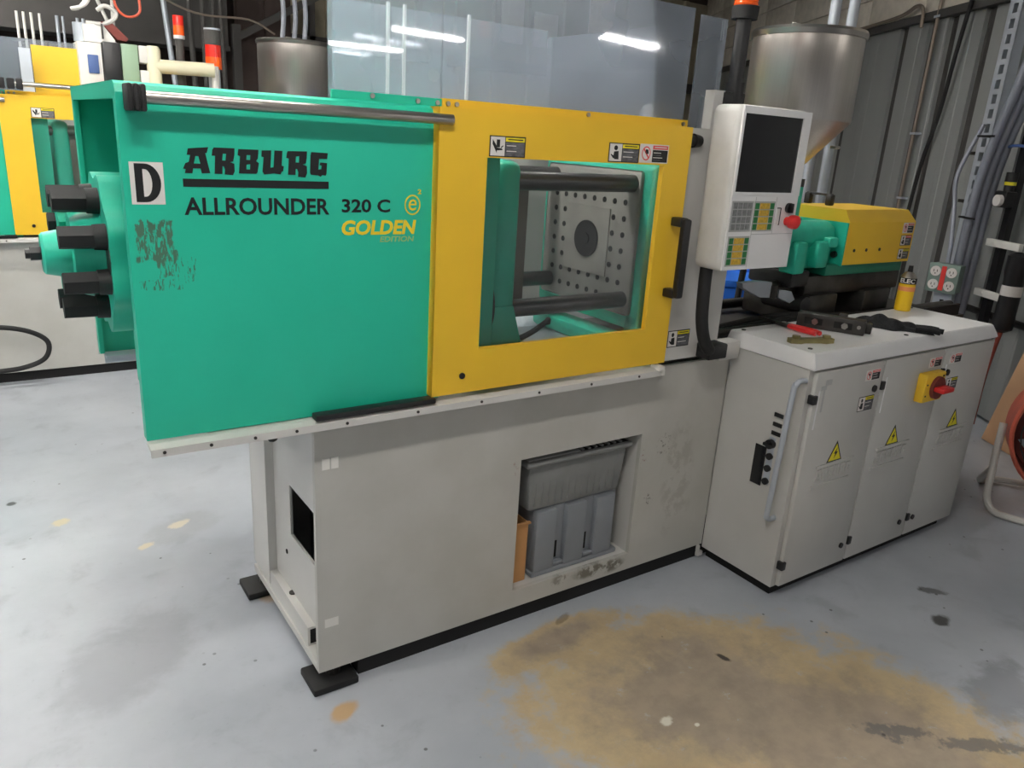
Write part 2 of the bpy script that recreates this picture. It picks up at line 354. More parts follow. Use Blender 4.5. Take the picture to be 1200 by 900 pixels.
def text_bm(b, body, x0, x1, z0, z1, y, th=.0008, k=0, bold=.0, shear=0., facing='y'):
    """flat lettering that fills the box x0..x1, z0..z1 on a plane facing -y"""
    cu = bpy.data.curves.new('t', 'FONT'); cu.body = body; cu.size = 1; cu.shear = shear; cu.offset = bold; cu.extrude = 0; cu.resolution_u = 3
    ob = bpy.data.objects.new('t', cu); COL.objects.link(ob); bpy.context.view_layer.update()
    me = bpy.data.meshes.new_from_object(ob.evaluated_get(bpy.context.evaluated_depsgraph_get()))
    xs = [v.co.x for v in me.vertices]; ys = [v.co.y for v in me.vertices]
    ax, bx, ay, by = min(xs), max(xs), min(ys), max(ys)
    bm = b.bm; n0 = len(bm.faces)
    vs = [bm.verts.new((x0+(v.co.x-ax)/(bx-ax)*(x1-x0), y, z0+(v.co.y-ay)/(by-ay)*(z1-z0))) for v in me.vertices]
    fs = []
    for p in me.polygons:
        try: fs.append(bm.faces.new([vs[i] for i in p.vertices]))
        except ValueError: pass
    r = bmesh.ops.extrude_face_region(bm, geom=fs)
    bmesh.ops.translate(bm, verts=[g for g in r['geom'] if isinstance(g, bmesh.types.BMVert)], vec=(0, -th, 0))
    bm.faces.ensure_lookup_table()
    for f in bm.faces[n0:]: f.material_index = k
    bpy.data.objects.remove(ob); bpy.data.curves.remove(cu); bpy.data.meshes.remove(me)
def outline_bm(b, polys, y, th=.0008, k=0):
    """filled outlines (first outer, then holes) in x,z"""
    cu = bpy.data.curves.new('t', 'CURVE'); cu.dimensions = '2D'; cu.fill_mode = 'BOTH'
    for poly in polys:
        sp = cu.splines.new('POLY'); sp.points.add(len(poly)-1); sp.use_cyclic_u = True
        for q, (x, z) in zip(sp.points, poly): q.co = (x, z, 0, 1)
    ob = bpy.data.objects.new('t', cu); COL.objects.link(ob); bpy.context.view_layer.update()
    me = bpy.data.meshes.new_from_object(ob.evaluated_get(bpy.context.evaluated_depsgraph_get()))
    bm = b.bm; n0 = len(bm.faces); vs = [bm.verts.new((v.co.x, y, v.co.y)) for v in me.vertices]; fs = []
    for p in me.polygons:
        try: fs.append(bm.faces.new([vs[i] for i in p.vertices]))
        except ValueError: pass
    r = bmesh.ops.extrude_face_region(bm, geom=fs)
    bmesh.ops.translate(bm, verts=[g for g in r['geom'] if isinstance(g, bmesh.types.BMVert)], vec=(0, -th, 0))
    bm.faces.ensure_lookup_table()
    for f in bm.faces[n0:]: f.material_index = k
    bpy.data.objects.remove(ob); bpy.data.curves.remove(cu); bpy.data.meshes.remove(me)

ARBURG = [[[[.362,1.439],[.377,1.439],[.379,1.449],[.394,1.449],[.396,1.439],[.413,1.44],[.405,1.481],[.408,1.481],[.412,1.493],[.371,1.489],[.368,1.476],[.375,1.476],[.371,1.462],[.364,1.459],[.359,1.448],[.364,1.447]],[[.385,1.474],[.391,1.474],[.394,1.459],[.381,1.459]]],
 [[[.423,1.493],[.466,1.493],[.465,1.479],[.462,1.466],[.455,1.464],[.464,1.461],[.464,1.448],[.464,1.445],[.46,1.437],[.443,1.438],[.444,1.448],[.442,1.455],[.439,1.455],[.438,1.439],[.422,1.439],[.425,1.476],[.418,1.476],[.42,1.488]],[[.441,1.481],[.448,1.481],[.446,1.467],[.439,1.467]]],
 [[[.474,1.492],[.517,1.492],[.515,1.474],[.511,1.468],[.517,1.464],[.513,1.444],[.51,1.441],[.473,1.441],[.477,1.477],[.472,1.479]],[[.491,1.48],[.499,1.48],[.498,1.47],[.49,1.47]],[[.49,1.46],[.498,1.461],[.497,1.45],[.489,1.45]]],
 [[[.524,1.491],[.545,1.492],[.542,1.455],[.549,1.456],[.552,1.492],[.57,1.492],[.567,1.46],[.572,1.459],[.57,1.448],[.567,1.448],[.564,1.441],[.549,1.443],[.528,1.44],[.524,1.446],[.528,1.477],[.523,1.478]]],
 [[[.582,1.492],[.626,1.493],[.625,1.479],[.623,1.467],[.615,1.464],[.625,1.461],[.625,1.448],[.625,1.445],[.621,1.436],[.604,1.437],[.605,1.447],[.602,1.454],[.599,1.454],[.598,1.441],[.581,1.441],[.584,1.476],[.578,1.477],[.58,1.488]],[[.6,1.481],[.608,1.482],[.607,1.468],[.599,1.468]]],
 [[[.636,1.492],[.675,1.491],[.673,1.478],[.654,1.478],[.652,1.454],[.659,1.455],[.66,1.463],[.655,1.464],[.657,1.47],[.673,1.469],[.671,1.445],[.669,1.441],[.661,1.442],[.657,1.438],[.651,1.441],[.634,1.442],[.632,1.447],[.634,1.484]]]]

STK = ['ink', 'wsticker', 'ysticker', 'rsticker', 'gsticker']
def sticker(x0, x1, z0, z1, y, head=2, picto='hand', border=True, rect=True):
    """a printed warning label on a plane facing -y: picture field, coloured headline and lines of text"""
    b = B(); w, h = x1-x0, z1-z0
    def q(u0, u1, v0, v1, k, l): b.box(x0+u0*w, x0+u1*w, y-.0004*l, y, z0+v0*h, z0+v1*h, k)
    q(0, 1, 0, 1, 0 if border else 1, 1); q(.03, .42, .05, .95, 1, 2); q(.44, .97, .74, .94, head, 2); q(.44, .97, .05, .70, 4 if border else 0, 2)
    for i in range(4): q(.47, .47+random.uniform(.25, .42), .14+.13*i, .18+.13*i, 1 if i % 2 else 4, 3)
    q(.50, .92, .82, .87, 0 if head == 2 else 1, 3)
    def pol(pts, k=0, l=3): b.prism([(x0+u*w, z0+v*h) for u, v in pts], 'y', y-.0004*l, y, k)
    if picto == 'hand':
        pol([(.08, .82), (.20, .5), (.20, .18), (.08, .6)]); pol([(.19, .82), (.28, .82), (.28, .45), (.19, .45)]); pol([(.2, .44), (.34, .40), (.36, .33), (.2, .30)]); pol([(.30, .45), (.36, .55), (.38, .52), (.32, .42)])
    elif picto == 'head':
        pol([(.22+.06*math.cos(t), .74+.13*math.sin(t)) for t in (i*PI/5 for i in range(10))]); pol([(.17, .55), (.31, .58), (.33, .15), (.20, .15), (.16, .32), (.08, .42), (.07, .38), (.15, .2)])
    elif picto == 'ring':
        n = 20; R = [(math.cos(2*PI*i/n), math.sin(2*PI*i/n)) for i in range(n)]
        for i in range(n):
            (a, c), (d, e) = R[i], R[(i+1) % n]; pol([(.22+.15*a, .5+.38*c), (.22+.15*d, .5+.38*e), (.22+.125*d, .5+.31*e), (.22+.125*a, .5+.31*c)], 3)
        pol([(.11, .72), (.14, .78), (.33, .28), (.30, .22)], 3); pol([(.2, .72), (.28, .7), (.3, .5), (.24, .45), (.18, .55)])
    return b
def bolts(pts, ax, r=.006, h=.004, n=8):
    b = B()
    for p in pts: b.cyl(p, Vector(p)+Vector(ax)*h, r, n)
    return b
def each_bolt(T, pts, ax, parent, r=.006, h=.004, m='steel', name='screw'):
    for p in pts: T.part(name, B().cyl(p, Vector(p)+Vector(ax)*h, r, 10), m, parent)

# ------------------------------------------------------------------ the room
FLOORZ = 0
structure('floor', B().box(-8, 16, -16, 10, -.2, 0), 'floor')
structure('ceiling', B().box(-8, 16, -16, 10, 3.6, 3.75), 'ceil')
WA = Vector((5.208, 2.168, 0)); WROT = math.atan2(.862, .508)
WF = Matrix.Translation(WA) @ Matrix.Rotation(WROT, 4, 'Z')       # wall frame: x along the wall, y into the room
def WPt(s, off, z): return WF @ Vector((s, off, z))
def wall_right():
    b = B().box(-2.6, 7.5, -.25, -.10, 0, 3.6)
    w = structure('wall_right', b, 'wall', WF)
    # one sheet-metal panel between seams, with a dark strip painted as groove shade at its edge
    seams = [-2.6, -1.9, -1.2, -.55, .12, .75, 1.15, 1.40, 1.79, 2.57, 3.35, 4.13, 4.91, 5.69, 6.47, 7.25]
    for a, c in zip(seams, seams[1:]):
        p = B(); wd = c-a
        p.prism([(.11, -.10), (wd, -.10), (wd, .0), (wd*.72, .0), (wd*.70, .004), (wd*.56, .004), (wd*.54, 0), (.11, 0)], 'z', .02, 2.56)
        o = mesh_obj('wall_panel', p, 'wall', smooth=False); o.parent = w; o.location = (a, 0, 0)
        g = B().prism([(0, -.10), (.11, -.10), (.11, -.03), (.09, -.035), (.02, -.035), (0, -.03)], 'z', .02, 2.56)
        o = mesh_obj('seam_shade_strip', g, 'seamshade', smooth=False); o.parent = w; o.location = (a, 0, 0)
    q = B()
    for i in range(12):
        for j in range(0, 10):
            x0 = -2.6+i*.84
            if j < 4: q.box(x0+.004, x0+.836, -.10, .012, 2.58+j*.255, 2.83+j*.255, 0, .01, 2)
    o = mesh_obj('insulation_quilt', q, 'insul'); o.parent = w
    r = B().box(-2.6, 7.5, -.03, .05, 2.545, 2.60); o = mesh_obj('girt', r, 'dbeam', smooth=False); o.parent = w
wall_right()
# the room opens to a second bay behind the photographer
structure('wall_front', B().box(-8, 16, -16.2, -16, 0, 3.6), 'room')
structure('wall_left', B().box(-8.2, -8, -16, 10, 0, 3.6), 'room')
structure('wall_bay', B().box(0, 14, -.1, 0, 0, 3.6), 'room', Matrix.Translation(WPt(-2.6, 0, 0)) @ Matrix.Rotation(WROT-PI/2, 4, 'Z'))
structure('wall_side', B().box(16, 16.2, -16, -6, 0, 3.6), 'room')
def wall_back():
    y = 8.5
    w = structure('wall_back', B().box(-8, 9.2, y+.06, y+.2, 0, 3.6), 'dwall')
    me = None
    for i in range(26):                                          # dark ribbed panels
        x0 = -4.4+.52*i
        pr = B().prism([(0, y+.06), (.52, y+.06), (.52, y+.02), (.47, y+.02), (.45, y-.01), (.39, y-.01), (.37, y+.02), (0, y+.02)], 'z', 0, 3.5)
        o = mesh_obj('wall_panel', pr, 'pwall' if x0 > 2.3 else 'dwall', smooth=False); o.parent = w; o.location = (x0, 0, 0)
    return w
wall_back()
structure('trim_1', B().box(-6, 2.0, 7.6, 7.9, 2.17, 2.75).box(-6, 2.0, 7.55, 7.95, 2.13, 2.17), 'dbeam')     # dark beam under the mezzanine
def fixture(x, y, z, rot, k):
    T = Thing('strip_light', 'white twin-tube fluorescent strip light hung under the ceiling', 'light', (x, y, z), None, 'ceiling strip lights')
    T.e.rotation_euler = (0, 0, rot); T.o = Vector((0, 0, 0))
    T.part('housing', B().box(-.75, .75, -.09, .09, .05, .11, 0, .01).box(-.75, -.71, -.09, .09, 0, .05).box(.71, .75, -.09, .09, 0, .05), 'fix')
    m = 'tube'
    if k != 1:
        m = 'tube%g' % k
        if m not in M: M[m] = mat('fluorescent_tube_%g' % k, (255, 250, 244), .5, emit=TUBE*k)
    for s in (-.045, .045): T.part('tube', B().cyl((-.71, s, .022), (.71, s, .022), .02, 8), m)
    for s in (-.5, .5): T.part('hanger', B().cyl((s, 0, .11), (s, 0, 3.6-z), .004, 6), 'dsteel')
for f in FIXTURES: fixture(*f)

# ------------------------------------------------------------------ the injection moulding machine
def machine():
    T = Thing('injection_molding_machine', 'green, yellow and light grey injection molding machine lettered ARBURG ALLROUNDER 320 C', 'machine', (0, 0, 0))
    P = T.part
    # --- base frame
    base = P('base', B().frame(.635, 2.21, .06, .835, 1.298, 1.81, .125, .596, 1.784, 1.80), 'bfront', smooth=False)
    P('floor_tray', B().box(1.28, 1.83, 1.80, 2.3, .10, .125), 'white', base)
    P('recess_wall', B().box(1.285, 1.298, 1.80, 2.3, .125, .62).box(1.81, 1.823, 1.80, 2.3, .125, .62).box(1.285, 1.823, 2.3, 2.31, .1, .62).box(1.285, 1.823, 1.80, 2.3, .61, .62), 'white', base, smooth=False)
    P('rear_panel', B().box(.72, 3.95, 2.39, 2.41, .06, .84).box(2.21, 3.95, 1.95, 1.96, .06, .82).box(3.93, 3.95, 1.95, 2.39, .06, .85), 'white', base, smooth=False)
    P('plinth', B().box(.76, 3.9, 1.797, 2.35, .0, .059), 'matte', base)
    P('end_plate', B().box(.640, .648, 1.80, 2.12, .555, .835), 'white', base)
    e = B()   # inset end plate with a rounded opening
    e2 = B().frame(1.80, 2.25, .10, .835, 1.805, 2.09, .35, .60, .664, .672)
    for v in e2.bm.verts: v.co.x, v.co.y = v.co.y, v.co.x
    P('inset_plate', e2, 'white', base, smooth=False)
    P('corner_post', B().box(.637, .72, 2.24, 2.25, .10, .835).box(.637, .647, 2.25, 2.41, .10, .835).box(.637, .72, 2.40, 2.41, .1, .835), 'white', base, smooth=False)
    P('bottom_flange', B().box(.635, .76, 1.80, 2.41, .06, .085), 'white', base)
    c = B(); c.prism([(.640, .085), (.69, .085), (.69, .148), (.640, .148)], 'y', 1.885, 2.33)
    P('channel_tube', c, 'white', base, smooth=False)
    P('channel_mouth', B().box(.647, .683, 1.8835, 1.885, .093, .140), 'hole', base)
    each_bolt(T, [(.662, 2.08, .148), (.66, 2.36, .085)], (0, 0, 1), base, .012, .004, 'dsteel', 'bolt')
    each_bolt(T, [(.6635, 2.15, .62), (.6635, 2.13, .27)], (-1, 0, 0), base, .008, .002, 'hole', 'bolt_hole')
    P('inner_block', B().box(.80, 1.2, 1.82, 2.3, .1, .8), 'matte', base)
    ih = B()
    for i in range(3): ih.tube([(.74, 1.82+.05*i, .30), (.72, 1.86+.05*i, .42), (.72, 1.93+.05*i, .52), (.74, 2.0+.05*i, .62)], .014)
    P('hose_bundle', ih, 'rubber', base)
    for cx, cy in ((.68, 1.82), (.655, 2.38), (3.6, 2.2)):
        f = P('foot_pad', B().box(cx-.068, cx+.068, cy-.06, cy+.06, .0, .024, 0, .006), 'rubber', base)
        P('foot_bolt', B().cyl((cx+.01, cy, .02), (cx+.01, cy, .07), .022, 10), 'dsteel', base)
    s_ = B().box(.655, .676, 1.7832, 1.784, .69, .722).box(.680, .70, 1.7832, 1.784, .69, .722); P('switch_plate', s_, 'bright', base)
    P('paper_tag', B().box(.655, .695, 1.7832, 1.784, .205, .232), 'bright', base)
    # --- drip tray with folded front lip
    tr = P('drip_tray', B().box(.37, 1.80, 1.77, 2.57, .838, .850).prism([(1.77, .850), (1.745, .852), (1.722, .846), (1.720, .828), (1.726, .828), (1.728, .840), (1.77, .842)], 'x', .243, 1.80), 'white', smooth=False)
    each_bolt(T, [(x, 1.7205, .838) for x in (.27, .37, .47, .57, .7, .9, 1.1, 1.3, 1.5, 1.7)], (0, -1, 0), tr, .004, .002, 'dsteel')
    P('guide_rail', B().box(.62, .955, 1.722, 1.755, .853, .868, 0, .003), 'black')
    P('end_clip', B().box(1.785, 1.81, 1.715, 1.76, .845, .862, 0, .003).box(1.80, 1.81, 1.715, 1.725, .83, .85), 'bright')
    cb = B()
    for i in range(4): cb.tube([(.50+.02*i, 1.95+.02*i, .838), (.52+.02*i, 1.93, .80-.015*i), (.57, 1.94, .775-.01*i), (.63, 1.95, .81), (.65, 1.95, .838)], .009)
    P('cable_loop', cb, 'rubber')
    # --- green clamp cover: sheet shell open at its end
    x0, x1 = .243, .985
    prof = [(1.765, .853), (1.765, 1.590), (1.772, 1.606), (1.788, 1.612), (2.57, 1.612), (2.57, .853), (2.555, .853), (2.555, 1.597), (1.795, 1.597), (1.783, 1.590), (1.783, .853)]
    cover = P('clamp_cover', B().prism(prof, 'x', x0, x1), 'gfront', smooth=False)
    eb = B().box(.243, .258, 1.783, 2.555, 1.578, 1.597).box(.243, .255, 1.783, 1.80, .853, 1.578).box(.243, .255, 2.535, 2.555, .853, 1.578).box(.55, .56, 1.783, 2.555, .853, 1.597)
    P('end_flange', eb, 'green', cover, smooth=False)
    P('tray_bracket', B().box(.255, .37, 2.50, 2.553, .845, .853).box(.255, .37, 2.545, 2.553, .82, .853), 'galv', cover, smooth=False)
    P('top_flange', B().box(.70, .988, 1.80, 1.808, 1.59, 1.632), 'green', smooth=False)
    each_bolt(T, [(.80, 1.7995, 1.625), (.92, 1.7995, 1.622), (.975, 1.7995, 1.622)], (0, -1, 0), cover, .006, .004)
    # door travel bar with its black stop
    P('slide_bar', B().cyl((.27, 1.728, 1.583), (.98, 1.728, 1.583), .0125, 16), 'steel')
    sb = B()
    for i in range(3): sb.box(.256+.012*i, .266+.012*i, 1.705, 1.765, 1.556, 1.607, 0, .004)
    sb.box(.258, .288, 1.709, 1.765, 1.560, 1.603, 0, .004)
    P('bar_stop', sb, 'rubber')
    y = 1.7648
    logo = B()
    for letter in ARBURG: outline_bm(logo, letter, y)
    logo.box(.357, .676, y-.0008, y, 1.411, 1.4275)
    P('logo_lettering', logo, 'ink', cover, 'black ARBURG lettering over a thick line', smooth=False)
    t = B(); text_bm(t, 'ALLROUNDER', .356, .677, 1.352, 1.3895, y, bold=.022); P('model_lettering', t, 'ink', cover, smooth=False)
    t = B(); text_bm(t, '320 C', .708, .833, 1.357, 1.3885, y, bold=.022); P('number_lettering', t, 'ink', cover, smooth=False)
    t = B(); text_bm(t, 'GOLDEN', .707, .905, 1.303, 1.339, y, bold=.035, shear=.15); P('golden_lettering', t, 'gold', cover, smooth=False)
    t = B(); text_bm(t, 'EDITION', .806, .900, 1.285, 1.299, y, bold=.02, shear=.15); P('edition_lettering', t, 'silver', cover, smooth=False)
    t = B(); text_bm(t, 'e', .883, .905, 1.362, 1.389, y, bold=.0, shear=.1); text_bm(t, '2', .908, .918, 1.402, 1.414, y, bold=.03)
    R = [(.894+.022*math.cos(2*PI*i/20), 1.3755+.025*math.sin(2*PI*i/20)) for i in range(20)]; r2 = [(.894+(a-.894)*.86, 1.3755+(c-1.3755)*.86) for a, c in R]
    outline_bm(t, [R, r2], y); P('emblem', t, 'gold', cover, 'gold circled e with a small raised 2', smooth=False)
    d = B().box(.256, .320, y-.0008, y, 1.374, 1.459, 1)
    outline_bm(d, [[(.265, 1.379), (.265, 1.456)]+[(.284+.030*math.sin(t), 1.4175+.0385*math.cos(t)) for t in (i*PI/16 for i in range(17))], [(.280, 1.390), (.280, 1.445)]+[(.284+.013*math.sin(t), 1.4175+.0275*math.cos(t)) for t in (i*PI/12 for i in range(13))]], y-.0008)
    P('letter_sticker', d, ['ink', 'wsticker'], cover, 'white sticker with a black letter D', smooth=False)
    # --- end casting of the clamping unit
    ay, az = 2.07, 1.232
    lobes = []
    for i in range(64):
        t_ = 2*PI*i/64; r = .182+.012*math.cos(8*t_+PI); lobes.append((ay+r*math.cos(t_), az+r*math.sin(t_)))
    cast = P('clamp_casting', B().prism(lobes, 'x', .222, .46).lathe((.46, ay, az), (-1, 0, 0), [(0, .12), (.23, .12), (.245, .108), (.275, .100), (.30, .092), (.305, .0)], 40), 'greenc')
    P('hub_boss', B().lathe((.18, ay, az), (-1, 0, 0), [(0, .062), (.055, .052), (.075, .048), (.08, .042), (.08, 0)], 28), 'greenc', cast)
    P('hub_screw', B().cyl((.11, ay, az), (.078, ay, az), .017, 6).cyl((.09, ay, az), (.068, ay, az), .011, 12), 'black', cast)
    P('rear_fin', B().prism([(2.10, 1.30), (2.20, 1.36), (2.24, 1.34), (2.24, 1.12), (2.2, 1.09), (2.10, 1.16)], 'x', .145, .165), 'greenc', cast)
    for i in range(8):
        t_ = PI/8+i*PI/4; cy, cz = ay+.145*math.cos(t_), az+.003+.132*math.sin(t_)
        P('bolt_cap', B().cyl((.232, cy, cz), (.196, cy, cz), .030, 18, .028).cyl((.198, cy, cz), (.128, cy, cz), .0275, 6, .0265), 'rubber', cast)
    for s in (-1, 1): P('lobe_plate', B().cyl((.2225, ay-.135, az), (.2205, ay-.135, az), .036, 24), 'dsteel', cast) if s > 0 else None
    P('casting_foot', B().box(.30, .5, 1.9, 2.24, .853, 1.1), 'greenc', cast)
    # --- sliding safety door
    door = P('safety_door', B().frame(.948, 1.822, .868, 1.612, 1.09, 1.715, .99, 1.498, 1.735, 1.752).box(.948, .958, 1.7352, 1.795, .868, 1.612).box(.948, 1.822, 1.752, 1.79, 1.602, 1.612).box(1.812, 1.822, 1.7352, 1.78, .868, 1.602), 'yellow', smooth=False)
    P('door_pane', B().box(1.075, 1.73, 1.7525, 1.7565, .975, 1.513), 'pane', door)
    hd = B(); hx = 1.795
    hd.box(1.772, 1.806, 1.690, 1.735, 1.318, 1.346, 0, .005).box(1.772, 1.806, 1.690, 1.735, 1.095, 1.123, 0, .005).box(1.776, 1.804, 1.672, 1.698, 1.097, 1.344, 0, .007)
    P('door_handle', hd, 'black', door)
    P('door_screw', B().cyl((1.04, 1.735, .918), (1.04, 1.731, .918), .009, 12), 'black', door)
    P('door_knob', B().cyl((1.822, 1.757, 1.574), (1.85, 1.757, 1.574), .016, 14).cyl((1.85, 1.757, 1.574), (1.88, 1.757, 1.574), .022, 14, .017), 'black', door)
    P('warning_label', sticker(1.094, 1.206, 1.501, 1.553, 1.735, 2, 'hand'), STK, door, 'pinch warning label with yellow headline', smooth=False)
    P('warning_label', sticker(1.494, 1.611, 1.501, 1.554, 1.735, 2, 'head'), STK, door, 'face shield warning label with yellow headline', smooth=False)
    P('warning_label', sticker(1.613, 1.729, 1.503, 1.556, 1.735, 3, 'ring', False), STK, door, 'prohibition label with red ring and red headline', smooth=False)
    # --- fixed yellow rail above the door and clear guards
    rail = P('guard_rail', B().box(.99, 1.862, 1.80, 1.812, 1.58, 1.634), 'yellow', smooth=False)
    each_bolt(T, [(1.005, 1.7995, 1.622), (1.03, 1.7995, 1.622), (1.46, 1.7995, 1.625), (1.84, 1.7995, 1.622)], (0, -1, 0), rail, .006, .005, 'steel')
    for a, c in ((.698, .992), (.996, 1.852)): P('guard_pane', B().box(a, c, 1.813, 1.818, 1.60, 1.952), 'clear')
    P('guard_pane', B().box(1.852, 1.857, 1.82, 2.56, 1.60, 1.915), 'clear')
    P('guard_pane', B().box(1.0, 1.85, 2.56, 2.565, 1.60, 1.94), 'clear')
    P('guard_pane', B().box(1.868, 1.985, 1.80, 1.805, 1.55, 1.936), 'clear')
    for x in (1.19, 1.25, 1.50): P('guard_post', B().box(x-.004, x+.004, 2.545, 2.558, 1.6, 1.95), 'bright')
    P('rear_cover', B().box(.985, 1.95, 2.55, 2.57, .85, 1.60), 'white', smooth=False)
    # --- inside the mould space
    bed = P('machine_bed', B().box(.62, 3.94, 1.81, 2.39, .835, .856), 'dsteel')
    P('chute_plate', B().prism([(1.81, .856), (1.81, .90), (2.0, .875), (2.3, .875), (2.38, .93), (2.38, .856)], 'x', 1.0, 1.78), 'galv', bed, smooth=False)
    fp = P('fixed_platen', B().box(1.735, 1.80, 1.778, 2.36, .96, 1.50, 0, .025, 3), 'greenc')
    P('platen_face', B().box(1.722, 1.736, 1.832, 2.32, 1.01, 1.475, 0, .012, 2), 'platen', fp)
    P('platen_insert', B().box(1.7185, 1.7225, 1.96, 2.19, 1.12, 1.345), 'platen', fp)
    P('nozzle_bore', B().cyl((1.7195, 2.07, 1.235), (1.714, 2.07, 1.235), .062, 28).cyl((1.715, 2.07, 1.235), (1.708, 2.07, 1.235), .02, 14), 'hole', fp)
    P('side_lining', B().box(1.80, 1.812, 1.755, 1.80, .90, 1.60).box(1.76, 1.80, 1.81, 2.5, 1.51, 1.60), 'white', smooth=False)
    P('platen_foot', B().box(1.735, 1.80, 1.79, 1.86, .88, 1.02, 0, .01).box(1.70, 1.80, 1.79, 2.33, .878, .93, 0, .01), 'greenc', fp)
    for i in range(8):
        for j in range(8):
            u, v = i-3.5, j-3.5
            if abs(u) < 2 and abs(v) < 2 and not (abs(u) > 1 and abs(v) > 1) or abs(u) > 3 and abs(v) > 3: continue
            P('threaded_hole', B().cyl((1.7225, 2.075+u*.052, 1.243+v*.052), (1.7205, 2.075+u*.052, 1.243+v*.052), .0095, 8), 'hole', fp)
    mp = P('moving_platen', B().box(1.19, 1.275, 1.83, 2.31, 1.0, 1.49, 0, .03, 3).prism([(1.19, .95), (1.30, .95), (1.26, 1.08), (1.19, 1.08)], 'y', 1.825, 1.87), 'greenc')
    P('moving_face', B().box(1.275, 1.345, 1.90, 2.24, 1.055, 1.41, 0, .004, 2), 'oxide', mp)
    P('platen_shoe', B().box(1.20, 1.33, 1.80, 1.90, .855, .96, 0, .006).box(1.20, 1.33, 2.24, 2.34, .855, .96, 0, .006), 'greenc', mp)
    P('inner_guard', B().box(1.08, 1.172, 1.80, 1.812, .86, 1.59), 'green')
    for ty in (1.868, 2.272):
        for tz in (1.062, 1.434): P('tie_bar', B().cyl((.99, ty, tz), (1.735, ty, tz), .027, 20), 'tie')
    P('mould_hose', B().tube([(1.12, 1.84, 1.22), (1.16, 1.82, 1.15), (1.17, 1.82, 1.05), (1.13, 1.83, .97), (1.06, 1.84, .93)], .017), 'rubber')
    P('floor_hose', B().tube([(1.25, 2.0, .905), (1.36, 1.92, .95), (1.48, 1.95, .985), (1.6, 2.1, .95), (1.68, 2.2, .91)], .009), 'rubber')
    P('limit_switch', B().box(1.745, 1.775, 1.775, 1.80, 1.13, 1.36, 0, .004), 'bright')
    # --- light grey fixed cover right of the door
    fc = P('fixed_cover', B().prism([(1.80, .862), (2.10, .862), (2.10, 1.66), (1.965, 1.66), (1.965, 1.728), (1.925, 1.728), (1.925, 1.612), (1.80, 1.612)], 'y', 1.762, 1.80), 'white', smooth=False)
    P('side_cover', B().box(2.085, 2.10, 1.80, 2.5, .862, 1.60), 'white', fc, smooth=False)
    P('warning_label', sticker(1.852, 1.955, .908, .966, 1.762, 2, 'head'), STK, fc, 'face shield label low on the grey cover', smooth=False)
    P('bed_rail', B().box(2.10, 2.206, 1.74, 1.80, .838, .905, 0, .006).box(2.10, 2.2, 1.79, 1.80, .78, .84), 'white')
    # --- signal light on its post
    sg = P('signal_post', B().cyl((2.055, 1.80, 1.70), (2.055, 1.80, 1.955), .024, 18).cyl((2.055, 1.80, 1.70), (2.055, 1.80, 1.76), .03, 18).box(1.99, 2.09, 1.78, 1.83, 1.69, 1.73, 0, .006), 'black')
    P('lamp_base', B().cyl((2.055, 1.80, 1.945), (2.055, 1.80, 1.982), .040, 22, .042), 'rubber', sg)
    P('lamp_lens', B().lathe((2.055, 1.80, 1.982), (0, 0, 1), [(0, .036), (.006, .038), (.012, .036), (.018, .038), (.075, .038), (.085, .03), (.088, 0)], 24), 'orange', sg)
    # --- control panel on a swivel arm
    arm = P('panel_arm', B().tube([(1.915, 1.69, 1.22), (1.915, 1.69, 1.14), (1.925, 1.69, 1.02), (1.95, 1.69, .945), (1.99, 1.70, .905), (2.04, 1.74, .895)], .021, 14).box(2.0, 2.09, 1.70, 1.765, .862, .915, 0, .006), 'rubber')
    cp = P('control_panel', B().box(1.878, 2.208, 1.605, 1.722, 1.19, 1.685, 0, .022, 4), 'housing')
    px0, px1 = 1.878, 2.208
    P('bezel', B().frame(1.884, 2.203, 1.425, 1.68, 1.893, 2.166, 1.434, 1.66, 1.600, 1.607), 'lid', cp, smooth=False)
    P('screen', B().box(1.890, 2.170, 1.6045, 1.6065, 1.430, 1.664), 'screen', cp)
    P('key_panel', B().box(1.884, 2.203, 1.602, 1.607, 1.195, 1.425), 'lid', cp)
    for (a, c, kz) in ((1.889, 1.988, 1.314), (1.992, 2.092, 1.314), (1.893, 1.992, 1.207)):
        P('keypad', B().box(a, c, 1.6010, 1.602, kz, kz+.093), 'keypad', cp)
    for i in range(4):
        for j in range(4): P('key', B().box(1.896+.022*i, 1.914+.022*i, 1.5998, 1.601, 1.320+.0215*j, 1.3375+.0215*j), 'key', cp)
    for ox, oz in ((1.997, 1.319), (1.898, 1.212)):
        for j in range(4):
            z = oz+.0215*j
            for a, c, m in ((0, .018, 'gkey'), (.022, .068, 'ykey'), (.072, .09, 'gkey')): P('key', B().box(ox+a, ox+c, 1.5998, 1.601, z, z+.018), m, cp)
    P('panel_seam', B().box(1.996, 2.2, 1.6015, 1.602, 1.3045, 1.306).box(2.096, 2.0975, 1.6015, 1.602, 1.306, 1.42).box(1.996, 1.9975, 1.6015, 1.602, 1.2, 1.42), 'keypad', cp)
    P('card_slot', B().box(2.108, 2.122, 1.6005, 1.602, 1.335, 1.385, 1).box(2.121, 2.125, 1.600, 1.602, 1.333, 1.387, 0).box(2.106, 2.122, 1.600, 1.602, 1.385, 1.388, 0), ['ink', 'wsticker'], cp)
    P('selector_switch', B().cyl((2.160, 1.602, 1.387), (2.160, 1.592, 1.387), .016, 20).box(2.155, 2.165, 1.582, 1.592, 1.372, 1.402, 0, .002), 'black', cp)
    P('emergency_button', B().cyl((2.162, 1.602, 1.345), (2.162, 1.585, 1.345), .014, 18).lathe((2.162, 1.585, 1.345), (0, -1, 0), [(0, .014), (.0, .021), (.012, .0225), (.022, .021), (.028, .014), (.03, 0)], 24), 'red', cp)
